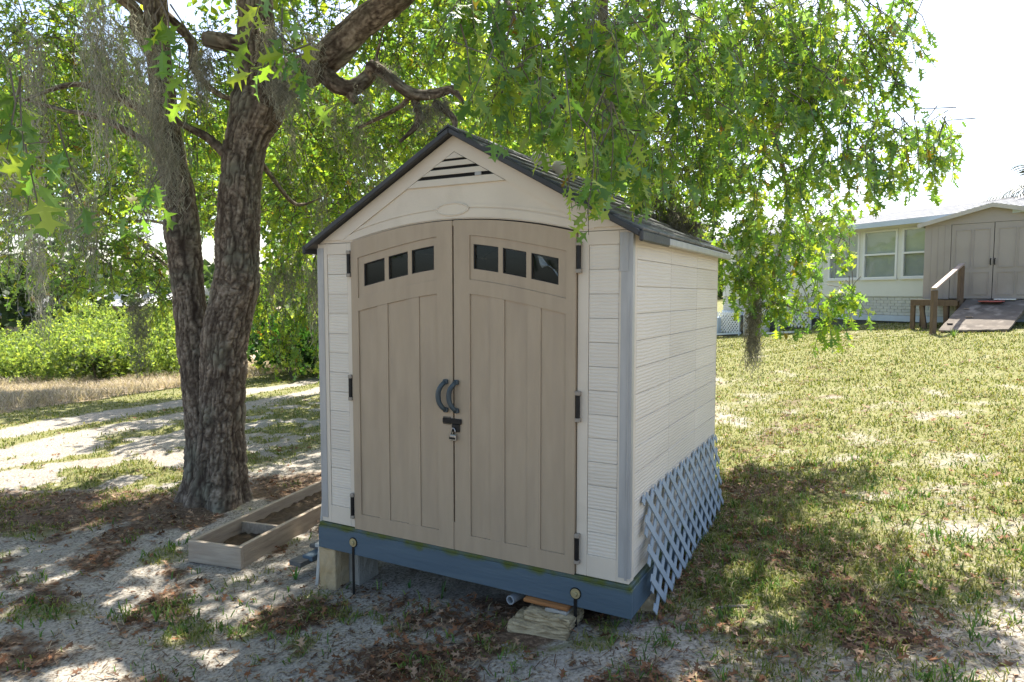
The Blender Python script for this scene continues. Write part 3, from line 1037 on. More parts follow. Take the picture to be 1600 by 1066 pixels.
# ------------------------------------------------------------------ blue platform under the shed
plat = empty('shed_platform', FL, -YAW, label='blue painted timber platform carrying the storage shed', cat='platform')
MB().box(-.022, W + .022, -.022, .018, -.174, -.024).build('beam', M['beam'], plat, bevel=.003)
MB().box(W - .018, W + .022, .0185, DP + .02, -.174, -.024).build('beam', M['beam'], plat, bevel=.003)
MB().box(-.022, .018, .0185, DP + .02, -.174, -.024).build('beam', M['beam'], plat, bevel=.003)
MB().box(.0185, W - .0185, DP - .02, DP + .02, -.174, -.024).build('beam', M['beam'], plat, bevel=.003)
for x in (.55, 1.06, 1.57):
    MB().box(x - .02, x + .02, .0185, DP - .0205, -.174, -.026).build('joist', M['beam'], plat)
MB().box(-.014, W + .014, -.016, DP + .016, -.0235, -.003).build('deck_board', M['beam'], plat, bevel=.002)
for s_, z in ((.282, -.092), (1.832, -.098)):
    b = MB().tube([(s_, -.0225, z), (s_, -.030, z)], .027, 20).build('bolt', M['brass'], plat)
    MB().tube([(s_, -.030, z), (s_, -.041, z)], .014, 6).build('bolt_head', M['brass'], b, bevel=.002)
    MB().tube([(s_, -.0222, z), (s_, -.0245, z)], .033, 20).build('washer', M['black'], b)
    gx = sw(s_, 0, 0); zb = gz(gx[0], gx[1]) - .03
    MB().box(s_ - .009, s_ + .009, -.0275, -.0235, zb, z - .025).build('anchor_strap', M['black'], plat)


def sblock(name, s, y, z0, z1, wd, dp, mat, rz=0, rough=.004, sub=3, label=None, cat='block'):
    p_ = sw(s, y, z0)
    o = MB().box(-wd / 2, wd / 2, -dp / 2, dp / 2, 0, z1 - z0).build(name, M[mat], None, tuple(p_), (0, 0, -YAW + rz), bevel=.006, sub=sub, rough=rough)
    tag(o, label, cat)
    return o


sblock('concrete_block', .045, .075, -.52, -.176, .135, .19, 'block', .06, label='stained tan concrete block on end under the left corner of the platform')
sblock('concrete_block', .172, .20, -.50, -.176, .10, .18, 'block2', -.1, label='plain grey concrete block just behind the stained tan one')
sblock('stone_paver', 1.655, -.045, -.345, -.278, .34, .21, 'stone', .05, .008, 5, 'rough tan paver lying on the sand, lower of the two under the platform', 'paver')
sblock('stone_paver', 1.70, -.015, -.274, -.222, .27, .18, 'stone', -.03, .008, 5, 'rough tan paver on top of the other, below the grey block', 'paver')
sblock('shim_block', 1.73, -.005, -.2195, -.199, .13, .11, 'block2', .02, .002, 2, 'small dark grey block between tan paver and orange plank', 'block')
sblock('plank_shim', 1.665, .01, -.1975, -.1765, .27, .13, 'brick', .0, .0012, 2, 'orange brown plank shim under the blue beam', 'plank')
sblock('concrete_block', W - .02, .33, -.30, -.176, .12, .19, 'stone', .3, .004, 3, 'pale tan block under the right side beam beside the lattice')
sblock('concrete_block', .3, 1.9, -.60, -.176, .2, .19, 'block2', .1, label='grey concrete block deep under the rear left of the platform')
sblock('concrete_block', 1.9, 1.9, -.42, -.176, .2, .19, 'block2', .0, label='grey concrete block deep under the rear right of the platform')
pp = sw(1.43, -.02, -.225); pe = sw(1.62, 1.5, -.25)
m = MB()
dirp = (pe - pp) / np.linalg.norm(pe - pp)
vs = []; fs = []
a_ = np.cross(dirp, [0, 0, 1]); a_ /= np.linalg.norm(a_); b_ = np.cross(dirp, a_)
for r_, e in ((.026, 0), (.026, 1), (.019, 0), (.019, .1)):
    for k in range(16):
        q = 2 * math.pi * k / 16
        vs.append(pp + (pe - pp) * e + r_ * (a_ * math.cos(q) + b_ * math.sin(q)))
for k in range(16):
    k2 = (k + 1) % 16
    fs += [(k, k2, 16 + k2, 16 + k), (k, 32 + k, 32 + k2, k2), (32 + k, 48 + k, 48 + k2, 32 + k2)]
fs.append(tuple(48 + k for k in range(16)))
o = m.add(vs, fs).build('drain_pipe', M['pvc'])
tag(o, 'grey plastic pipe poking out from under the blue platform', 'pipe')
o = MB().beam(sw(.42, .35, -.455), sw(.95, .16, -.40), .09, .03).build('loose_board', M['bluebd'])
tag(o, 'dark board lying in the shade under the platform', 'board')
# things leaning or lying at the left side
o = MB().beam(sw(-.085, .02, -.50), sw(-.030, .05, .17), .034, .022, up=(1, 0, 0)).build('trim_strip', M['whitestick'], bevel=.003)
tag(o, 'thin white strip leaning on the left corner of the shed', 'strip')
for k, (a, b, wd, th, mt, lb) in enumerate((
        ((-.29, .02, -.485), (-.26, 1.6, -.485), .11, .035, 'oldboard', 'weathered dark board at the bottom of the pile left of the shed'),
        ((-.25, .10, -.448), (-.32, 1.5, -.448), .09, .035, 'bluebd', 'dark blue board lying on the pile left of the shed'),
        ((-.30, .22, -.41), (-.27, 1.5, -.41), .10, .03, 'oldboard', 'grey weathered board near the top of the pile left of the shed'),
        ((-.24, .20, -.378), (-.33, 1.3, -.378), .07, .026, 'whitestick', 'white painted board topmost on the pile left of the shed'))):
    ga = sw(*a); gb_ = sw(*b); zz0 = max(gz(ga[0], ga[1]), gz(gb_[0], gb_[1]), gz(*((ga + gb_) / 2)[:2])) + .012 + .036 * k
    ga[2] = gb_[2] = zz0 + th / 2
    o = MB().beam(ga, gb_, wd, th).build('loose_board', M[mt], bevel=.003)
    tag(o, lb, 'board', 'boards piled left of the shed')

# ------------------------------------------------------------------ lattice leaning on the right wall
lat = empty('garden_lattice', tuple(sw(W + .010, .17, 0)), -YAW, label='pale blue lattice panel leaning on the right wall of the shed', cat='lattice')
LL, LH = 1.86, .63
top = np.array([.0, .0, .415]); lean = R(6.5)


def lp(u, v, d):      # u along the wall, v down the panel, d outward
    return np.array([v * math.sin(lean) + d * math.cos(lean), u, .415 - v * math.cos(lean) + d * math.sin(lean)])


def clip45(c, sgn):
    """segment of the line u = c + sgn*v inside the panel"""
    v0, v1 = 0., LH
    if sgn > 0: lo, hi = -c, LL - c
    else: lo, hi = c - LL, c
    v0 = max(v0, lo); v1 = min(v1, hi)
    return (v0, v1) if v1 - v0 > .03 else None


PT = .160
for sgn, d in ((1, .010), (-1, .003)):
    c = (-LH + .04) if sgn > 0 else .04
    while c < (LL if sgn > 0 else LL + LH):
        r_ = clip45(c, sgn)
        if r_:
            v0, v1 = r_
            v0 += random.uniform(-.006, .006); v1 += random.uniform(-.008, .008)
            a = lp(c + sgn * v0, v0, d); b = lp(c + sgn * v1, v1, d)
            nrm_ = np.array([math.cos(lean), 0, math.sin(lean)])
            MB().beam(a, b, .041, .0062, up=nrm_).build('slat', M['lattice'], lat)
        c += PT

# ------------------------------------------------------------------ planter box
PA = np.array([-1.96, 4.84]); AX = np.array([.305, .952]); PX = np.array([-.952, .305])   # near right corner, length axis, across
PL, PWD, PH = 1.85, .47, .165
pz = gz(-1.95, 5.2) - .012
pb = empty('planter_box', (PA[0], PA[1], pz), math.atan2(AX[1], AX[0]), label='long weathered wooden planter box on the sand left of the shed', cat='planter')
th = .036
# local: x along the length, y across (to the left)
MB().box(.0, PL, 0, th, 0, PH).build('side_board', M['plank'], pb, bevel=.003)
MB().box(.0, PL, PWD - th, PWD, 0, PH).build('side_board', M['plank'], pb, bevel=.003)
MB().box(-th - .001, -.001, -.002, PWD + .002, 0, PH - .004).build('end_board', pm('end_plank', (.42, .35, .27), (.31, .25, .19), 4, .8, .5, 16, stretch=(12, 1, 9), c3=(.17, .13, .09), s3=3, t3=(.58, .8)), pb, bevel=.003)
MB().box(PL + .001, PL + th, -.002, PWD + .002, 0, PH).build('end_board', M['plank'], pb, bevel=.003)
MB().box(.50, .53, th + .002, PWD - th - .002, 0, PH - .03).build('divider', M['plank'], pb, bevel=.003)
m = MB()
nx, ny = 40, 12
vs = [(PL * i / nx, th + (PWD - 2 * th) * j / ny, .03 + .035 * (PL * i / nx > .53) + .03 * random.random()) for i in range(nx + 1) for j in range(ny + 1)]
fs = [(i * (ny + 1) + j, i * (ny + 1) + j + 1, (i + 1) * (ny + 1) + j + 1, (i + 1) * (ny + 1) + j) for i in range(nx) for j in range(ny)]
so = m.add(vs, fs).build('soil', M['soil'], pb, smooth=True)

# ------------------------------------------------------------------ house, second shed and ramp on the rise
HD = np.array([.39, -.9208, 0])           # along the wall, left-far to right-near
HN = np.array([.9208, .39, 0])            # into the house
HO = np.array([7.6, 24.5, 0.0])
house = empty('mobile_home', tuple(HO), math.atan2(HD[1], HD[0]), label='pale single storey home with grey shingled roof and white framed windows', cat='house')
HL = 10.2
m = MB()
wins = [(.6, 1.66), (2.2, 3.26), (4.62, 5.68), (5.80, 6.86), (6.99, 8.05), (8.5, 9.56)]
x = 0.0
for a, b in wins:
    m.box(x, a, 0, .12, 1.93, 3.36); x = b
m.box(x, HL, 0, .12, 1.93, 3.36)
for a, b in wins:
    m.box(a, b, .0, .12, 3.27, 3.36)
m.box(0, HL, 0, .12, 1.46, 1.93)
m.box(0, HL, 3.6, 3.72, .9, 3.36); m.box(0, .12, .12, 3.6, .9, 3.36); m.box(HL - .12, HL, .12, 3.6, .9, 3.36)
m.build('wall', M['housewall'], house)
bm_ = MB(); r_ = 0; z = .97
while z < 1.42:
    x = -.1 * (r_ % 2)
    while x < HL - .21:
        bm_.box(max(0, x), x + .205, .022, .10, z, z + .068); x += .216
    z += .079; r_ += 1
o = bm_.build('brick_skirting', M['brickw'], house); o['kind'] = 'stuff'
MB().box(0, HL, .03, .10, -.4, .7985).build('shadow_gap_board', M['oldboard'], house)  # dark board painted in for the shaded gap below the trim
MB().box(0, HL, .034, .12, .80, 1.4555).build('skirting_backing', pm('mortar', (.42, .42, .39), (.38, .38, .35), 9, .9), house)
MB().box(0, HL, -.03, .02, .80, .955).build('base_trim', M['bluetrim'], house)
for a, b in wins:
    f = MB()
    f.box(a, a + .06, -.02, .06, 1.95, 3.265); f.box(b - .06, b, -.02, .06, 1.95, 3.265)
    f.box(a + .06, b - .06, -.02, .06, 1.95, 2.0); f.box(a + .06, b - .06, -.02, .06, 3.215, 3.265); f.box(a + .06, b - .06, -.022, .05, 2.585, 2.635)
    wf = f.build('window', M['white'], house)
    for z0, z1, mt in ((2.0, 2.585, 'screen'), (2.635, 3.215, 'curtain')):
        MB().box(a + .06, b - .06, .01, .016, z0, z1).build('pane', M['houseglass'], wf)
        MB().box(a + .06, b - .06, .065, .075, z0, z1).build('blind', M[mt], wf)
    MB().box(a - .03, b + .03, -.05, .0, 1.915, 1.948).build('sill', M['white'], wf)
m = MB()
m.add([(-.3, -.35, 3.42), (HL + .3, -.35, 3.42), (HL + .3, 3.7 / 2 + .3, 4.02), (-.3, 3.7 / 2 + .3, 4.02), (-.3, 4.2, 3.42), (HL + .3, 4.2, 3.42),
       (-.3, -.35, 3.37), (HL + .3, -.35, 3.37), (-.3, 4.2, 3.37), (HL + .3, 4.2, 3.37)],
      [(0, 1, 2, 3), (3, 2, 5, 4), (6, 7, 1, 0), (8, 4, 5, 9), (6, 8, 9, 7), (0, 3, 4, 8, 6), (1, 7, 9, 5, 2)])
rf = m.build('roof', M['houseroof'], house)
n_row = 9; up = Vector((0, 2.5, .60)).normalized(); sh = .31
for rr_ in range(n_row):
    mm = MB(); x = -.3 - (.15 if rr_ % 2 else 0)
    while x < HL + .2:
        a = max(x, -.3); b = min(x + .298, HL + .3)
        if b - a > .04:
            p0 = Vector((a, -.35, 3.422)) + up * (2.28 * rr_ / n_row); p1 = Vector((b, -.35, 3.422)) + up * (2.28 * rr_ / n_row)
            lift = Vector((0, -.23, .97)) * .014
            q0 = p0 + up * .255; q1 = p1 + up * .255
            mm.add([p0 + lift, p1 + lift, q1 + lift * .3, q0 + lift * .3, p0, p1, q1, q0], [(0, 1, 2, 3), (4, 5, 1, 0), (5, 6, 2, 1), (7, 4, 0, 3)])
        x += .302
    o = mm.build('shingle_course', M['houseroof'], rf); o['kind'] = 'stuff'
MB().box(-.32, HL + .32, -.375, -.352, 3.32, 3.45).build('fascia', M['bluetrim'], house)

# white lattice screens and things below the home
for k, (t0, t1, lb) in enumerate(((.15, 1.25, 'white lattice screen below the home, nearest the corner of the cream shed'), (1.55, 2.45, 'white lattice screen below the home, left of the white barrel'), (3.1, 4.3, 'white lattice screen below the home, right of the white barrel'))):
    o0 = HO + HD * t0 - HN * .35
    zb = gz(o0[0] + .4, o0[1] - .5) + .08
    ls = empty('lattice_screen', (o0[0], o0[1], zb), math.atan2(HD[1], HD[0]), label=lb, cat='lattice', group='lattice screens below the home')
    Ln, Hn = t1 - t0, .72
    for sgn, y in ((1, 0), (-1, .012)):
        mm = MB(); c = -Hn if sgn > 0 else 0
        while c < (Ln if sgn > 0 else Ln + Hn):
            v0, v1 = 0, Hn
            lo, hi = (-c, Ln - c) if sgn > 0 else (c - Ln, c)
            v0, v1 = max(v0, lo), min(v1, hi)
            if v1 - v0 > .02:
                mm.beam((c + sgn * v0, y, v0), (c + sgn * v1, y, v1), .045, .01, up=(0, 1, 0))
            c += .135
        o = mm.build('slats', M['white'], ls); o['kind'] = 'stuff'
    MB().box(-.05, -.001, -.02, .03, -.2, Hn).build('post', M['white'], ls); MB().box(Ln + .001, Ln + .05, -.02, .03, -.2, Hn).build('post', M['white'], ls)
bp = HO + HD * 2.72 - HN * .75
bz = gz(bp[0], bp[1])
vs = [(0, 0, .0)]
brl = empty('barrel', (bp[0], bp[1], bz), 0, label='white plastic barrel standing between the lattice screens', cat='barrel')
MB().tube([(0, 0, 0), (0, 0, .03), (0, 0, .3), (0, 0, .6), (0, 0, .74), (0, 0, .78)], [.24, .26, .27, .27, .26, .22], 20).build('drum', M['white'], brl, smooth=True)
MB().tube([(0, 0, .25), (0, 0, .27), (0, 0, .29)], [.272, .281, .272], 20).build('hoop', M['white'], brl)
MB().tube([(.1, 0, .775), (.1, 0, .81)], .04, 10).build('bung', M['bluetrim'], brl)
bp = HO + HD * -.35 - HN * .5
ac = empty('utility_box', (bp[0], bp[1], gz(bp[0], bp[1]) + .12), math.atan2(HD[1], HD[0]), label='grey utility box with dark grille beside the lattice, partly hidden by the shed', cat='utility box')
MB().box(0, .7, 0, .5, 0, .62).build('case', M['bluetrim'], ac, bevel=.02)
MB().box(.08, .62, -.012, -.001, .1, .36).build('grille', M['black'], ac)
MB().box(.05, .15, .05, .45, -.2, -.001).build('foot', M['oldboard'], ac)
MB().box(.55, .65, .05, .45, -.2, -.001).build('foot', M['oldboard'], ac)
for k, (t0, t1, off, dz, mt, lb) in enumerate(((-.2, 1.7, .85, .06, 'oldboard', 'dark board lying below the lattice screen'), (0, 2.1, 1.0, .11, 'bluetrim', 'pale blue board lying on dark board below the lattice'), (2.3, 4.4, 1.0, .05, 'white', 'white pipe length lying on the grass below the barrel'))):
    a = HO + HD * t0 - HN * off; b = HO + HD * t1 - HN * (off + .05)
    a[2] = gz(a[0], a[1]) + dz; b[2] = gz(b[0], b[1]) + dz
    o = MB().beam(a, b, .12, .06).build('ground_board', M[mt]); tag(o, lb, 'board')

# second shed on posts
ST = np.array([.67, -.742, 0]); SN = np.array([.742, .67, 0])
SO = np.array([9.97, 16.5, 1.41])
shed2 = empty('garden_shed', tuple(SO), math.atan2(ST[1], ST[0]), label='mauve tan garden shed with panelled double doors raised on posts', cat='shed')
SW = 2.75
rk2 = lambda s: 1.76 + .34 * (1 - abs(s - SW / 2) / (SW / 2))
m = MB()
m.box(0, .55, 0, .05, 0, 1.74); m.box(2.25, SW, 0, .05, 0, 1.74)
m.strip(0, SW / 2, 1.742, rk2, 0, .05); m.strip(SW / 2, SW, 1.742, rk2, 0, .05)
m.box(0, .05, .05, 2.2, 0, 1.74); m.box(SW - .05, SW, .05, 2.2, 0, 1.74); m.box(0, SW, 2.2, 2.25, 0, 1.74)
m.strip(0, SW / 2, 1.742, rk2, 2.2, 2.25); m.strip(SW / 2, SW, 1.742, rk2, 2.2, 2.25)
for k in range(1, 4):
    m.box(.14 * k - .006, .14 * k + .006, -.006, .02, 0.01, 1.73)
m.build('wall', M['shed2'], shed2)
for a, b, hx in ((.56, 1.395, 1.36), (1.41, 2.24, 1.44)):
    m = MB(); m.box(a, b, .008, .05, .01, 1.735)
    d = m.build('door', M['shed2'], shed2)
    wd = (b - a)
    for cx in (a + wd * .28, a + wd * .72):
        for z0, z1 in ((.10, .62), (.72, 1.60)):
            m = MB()
            m.box(cx - .16, cx - .145, -.004, .02, z0, z1); m.box(cx + .145, cx + .16, -.004, .02, z0, z1); m.box(cx - .145, cx + .145, -.004, .02, z0, z0 + .015); m.box(cx - .145, cx + .145, -.004, .02, z1 - .015, z1)
            m.build('door_panel', M['shed2'], d)
    MB().tube([(hx, -.02, .78), (hx, -.05, .8), (hx, -.05, .9), (hx, -.02, .92)], .012, 6).build('handle', M['black'], d)
MB().box(1.3953, 1.4097, .02, .04, .01, 1.735).build('door_gap', M['slate'], shed2)
m = MB()
m.strip(-.12, SW / 2, lambda s: rk2(s) + .002, lambda s: rk2(s) + .06, -.12, 2.35); m.strip(SW / 2, SW + .12, lambda s: rk2(s) + .002, lambda s: rk2(s) + .06, -.12, 2.35)
m.build('roof', M['houseroof'], shed2)
m = MB(); m.strip(-.13, SW / 2, lambda s: rk2(s) - .03, lambda s: rk2(s) + .066, -.14, -.1205); m.strip(SW / 2, SW + .13, lambda s: rk2(s) - .03, lambda s: rk2(s) + .066, -.14, -.1205)
m.build('gable_trim', M['shed2trim'], shed2)
# deck under it and the ramp
deck = empty('shed_deck', tuple(SO), math.atan2(ST[1], ST[0]), label='brown timber deck on posts under the garden shed', cat='deck')


def dloc(s, y, z): return SO + ST * s + SN * y + np.array([0, 0, z])


for k in range(5):
    MB().box(-.05, .88, -.60 + .12 * k, -.49 + .12 * k, -.055, -.018).build('deck_plank', M['deckwood'], deck)
MB().box(-.06, .90, -.64, -.602, -.16, -.02).build('rim_joist', M['deckwood'], deck)
MB().box(-.06, SW + .05, .02, .06, -.16, -.02).build('rim_joist', M['deckwood'], deck)
for s_, y, tl in ((-.02, -.57, .0), (.16, -.57, .10), (.42, -.55, -.02), (.66, -.57, .03), (-.02, .10, .0), (.5, .10, 0), (1.4, .10, 0), (2.7, .10, 0), (2.7, 2.1, 0), (0, 2.1, 0)):
    g_ = dloc(s_, y, 0); zb = gz(g_[0], g_[1]) - .1 - SO[2]
    MB().beam((s_ + tl, y, zb), (s_, y, -.162), .09, .09, up=(0, 1, 0)).build('post', M['deckwood'], deck)
MB().box(0.02, SW - .02, .07, 2.2, -.15, -.02).build('floor_frame', M['deckwood'], deck)
# ramp
rA = dloc(.92, -.03, -.01); rB = dloc(2.15, -.03, -.01)
rC = dloc(2.15, -1.95, 0); rD = dloc(.92, -1.95, 0)
rC[2] = gz(rC[0], rC[1]) + .05; rD[2] = gz(rD[0], rD[1]) + .07
ramp = empty('ramp', tuple((rA + rD) / 2), 0, label='worn dark ramp sheet sloping from the garden shed doors to the grass', cat='ramp')
off = (rA + rD) / 2
vs = []; fs = []
NU, NV = 10, 14
for i in range(NV + 1):
    for j in range(NU + 1):
        u = j / NU; v = i / NV
        p_ = (rA * (1 - u) + rB * u) * (1 - v) + (rD * (1 - u) + rC * u) * v
        vs.append(p_ - off + np.array([0, 0, .012 * math.sin(v * 17 + u * 3) * v + random.uniform(-.006, .006)]))
n0 = len(vs)
vs += [p_ - np.array([0, 0, .035]) for p_ in vs[:n0]]
for i in range(NV):
    for j in range(NU):
        a = i * (NU + 1) + j
        fs += [(a, a + 1, a + NU + 2, a + NU + 1), (n0 + a, n0 + a + NU + 1, n0 + a + NU + 2, n0 + a + 1)]
for i in range(NV):
    a = i * (NU + 1); b = a + NU
    fs += [(a, a + NU + 1, n0 + a + NU + 1, n0 + a), (b, n0 + b, n0 + b + NU + 1, b + NU + 1)]
for j in range(NU):
    a = j; b = NV * (NU + 1) + j
    fs += [(a, n0 + a, n0 + a + 1, a + 1), (b, b + 1, n0 + b + 1, n0 + b)]
MB().add(vs, fs).build('sheet', M['ramp'], ramp)
for u in (.06, .5, .94):
    a = rA * (1 - u) + rB * u - off - np.array([0, 0, .095]); b = rD * (1 - u) + rC * u - off - np.array([0, 0, .075])
    MB().beam(a, b, .05, .10).build('stringer', M['deckwood'], ramp)
for u, v, s_ in ((.10, .84, .10), (.30, .62, .13), (.15, .35, .09)):
    p_ = (rA * (1 - u) + rB * u) * (1 - v) + (rD * (1 - u) + rC * u) * v - off + np.array([0, 0, .018])
    MB().beam(p_ - ST * s_ / 2, p_ + ST * s_ / 2, .05, .02).build('patch', M['slate'] if v > .8 else M['railtop'], ramp)
# handrail
p1 = np.array([8.95, 14.40, 0]); p1[2] = gz(8.95, 14.4); p2 = np.array([10.33, 15.66, 0]); p2[2] = gz(10.33, 15.66)
hr = empty('handrail', tuple(p1), 0, label='brown wooden handrail with two posts beside the ramp', cat='handrail')
MB().box(-.05, .05, -.05, .05, -.1, 1.60 - p1[2]).build('post', M['deckwood'], hr, bevel=.006)
d = p2 - p1
MB().box(d[0] - .05, d[0] + .05, d[1] - .05, d[1] + .05, d[2] - .1, 2.17 - p1[2]).build('post', M['deckwood'], hr, bevel=.006)
MB().beam(np.array([-.04, -.04, 1.635 - p1[2]]), np.array([d[0] + .05, d[1] + .05, 2.215 - p1[2]]), .10, .04).build('rail', M['railtop'], hr, bevel=.004)
mp_ = (rA * .55 + rB * .45) * .86 + (rD * .55 + rC * .45) * .14
o = MB().box(-.22, .22, -.13, .13, 0, .025).build('door_mat', M['redmat'], None, tuple(mp_ + np.array([0, 0, .035])), (0, 0, math.atan2(ST[1], ST[0])), sub=2, rough=.006)
tag(o, 'faded red mat lying at the top of the ramp', 'mat')
mp_ = (rA * .38 + rB * .62) * .95 + (rD * .38 + rC * .62) * .05
o = MB().box(-.2, .2, -.05, .05, 0, .03).build('white_slat', M['white'], None, tuple(mp_ + np.array([0, 0, .02])), (0, 0, math.atan2(ST[1], ST[0])), bevel=.004)
tag(o, 'short white strip lying at the door sill above the red mat', 'strip')

# palm at the right edge
pl_ = np.array([13.2, 17.0, 0]); pl_[2] = gz(13.2, 17.0)
palm = empty('palm_tree', tuple(pl_), 0, label='palm tree at the right edge of the photo behind the garden shed', cat='tree')
MB().tube([(0, 0, -.2), (.03, 0, 1.2), (.0, 0, 2.6), (0, 0, 3.2)], [.17, .14, .13, .14], 12).build('trunk', M['ptrunk'], palm)
for k in range(22):
    a = k * 2.4; el = random.uniform(-.5, .9)
    mm = MB(); L_ = random.uniform(1.05, 1.4)
    prev = None
    for i in range(9):
        t = i / 8
        p_ = np.array([math.cos(a) * L_ * t * math.cos(el), math.sin(a) * L_ * t * math.cos(el), 3.2 + L_ * t * math.sin(el) - .5 * t * t])
        if prev is not None:
            mm.tube([prev, p_], [.014 * (1.1 - t), .012 * (1.1 - t)], 4)
            if t > .25:
                dd = (p_ - prev) / np.linalg.norm(p_ - prev)
                sd_ = np.cross(dd, [0, 0, 1]); sd_ /= np.linalg.norm(sd_)
                for h_ in (0, .5):
                    pp_ = prev * (1 - h_) + p_ * h_
                    for g_ in (-1, 1):
                        tip = pp_ + (sd_ * g_ * .7 + dd * .55 + np.array([0, 0, -.25 - random.random() * .3])) * .55 * (1.2 - t * .6)
                        mid = (pp_ + tip) / 2 + np.array([0, 0, .03])
                        mm.add([pp_ - dd * .012, pp_ + dd * .012, mid + dd * .018, tip, mid - dd * .018], [(0, 1, 2, 4), (4, 2, 3)])
        prev = p_
    mm.build('frond', M['frond'], palm)

# far houses on the left
for (x, y, rz, wd, dp, h, rm, lb) in ((-36.5, 44, .25, 12, 8, 2.3, 'houseroof', 'distant low house with grey roof at the left edge behind the brush'), (-24.5, 46, -.1, 7, 5, 2.6, 'white', 'distant white building glimpsed between the brush and the oak trunk')):
    z = gz(x, y)
    fh = empty('distant_house', (x, y, z), rz, label=lb, cat='house', group='distant houses behind the brush')
    MB().box(-wd / 2, wd / 2, -dp / 2, dp / 2, 0, h).build('wall', M['curtain'], fh)
    MB().add([(-wd / 2 - .5, -dp / 2 - .6, h), (wd / 2 + .5, -dp / 2 - .6, h), (wd / 2 + .5, 0, h + 1.3), (-wd / 2 - .5, 0, h + 1.3), (-wd / 2 - .5, dp / 2 + .6, h), (wd / 2 + .5, dp / 2 + .6, h)],
             [(0, 1, 2, 3), (3, 2, 5, 4), (0, 3, 4), (1, 5, 2), (0, 4, 5, 1)]).build('roof', M[rm], fh)
    for k in range(3):
        xx = -wd / 2 + wd * (k + .7) / 3.4
        MB().box(xx, xx + .9, -dp / 2 - .03, -dp / 2 - .002, .9, 2.0).build('window', M['black'], fh)

# ------------------------------------------------------------------ the big oak
BASE = np.array([-2.72, 6.35, 0]); BASE[2] = gz(-2.72, 6.35)
oak = empty('oak_tree', (0, 0, 0), label='large furrowed oak with a forked trunk overhanging the shed', cat='tree')


def pts(l): return [at(*q[:3]) for q in l], [q[3] for q in l]


def flare_a(th_, s):
    return .85 * np.exp(-s / .24) * (.8 + .5 * np.cos(3 * th_ + 1.0) + .3 * np.cos(5 * th_)) + .16 * np.exp(-s / .5)


P_, Q_ = pts([(344, 805, 6.35, .215), (346, 740, 6.35, .205), (347, 680, 6.35, .197), (349, 600, 6.35, .192), (356, 510, 6.35, .208), (370, 440, 6.35, .208), (373, 380, 6.35, .192), (375, 300, 6.35, .177), (384, 225, 6.35, .195), (402, 165, 6.33, .235), (408, 110, 6.32, .20), (401, 50, 6.32, .165), (397, -30, 6.35, .15), (392, -160, 6.5, .12), (420, -320, 6.7, .08), (400, -480, 6.9, .04)])
bark_tube('trunk', P_, Q_, oak, 120, .012, .026, flare_a, seed=0)
P_, Q_ = pts([(322, 805, 6.42, .18), (320, 730, 6.45, .160), (316, 660, 6.48, .148), (309, 580, 6.5, .148), (298, 480, 6.55, .152), (288, 390, 6.6, .160), (279, 310, 6.65, .150), (264, 215, 6.7, .128), (249, 100, 6.75, .115), (242, 0, 6.8, .110), (230, -130, 6.9, .10), (190, -300, 7.0, .08), (150, -450, 7.2, .04)])
bark_tube('trunk', P_, Q_, oak, 96, .014, .024, lambda a, s: flare_a(a + 2, s) * .8, seed=3)
LR = [(400, 170, 6.33, .17), (440, 128, 6.28, .165), (490, 105, 6.2, .145), (520, 82, 6.1, .135), (560, 42, 6.0, .13), (605, 8, 5.9, .12), (680, -60, 5.6, .11), (800, -170, 5.2, .095), (960, -215, 4.8, .08), (1120, -190, 4.5, .06), (1280, -140, 4.6, .03), (1400, -60, 4.7, .012)]
P_, Q_ = pts(LR)
bark_tube('limb', P_, Q_, oak, 72, .016, .018, seed=6)
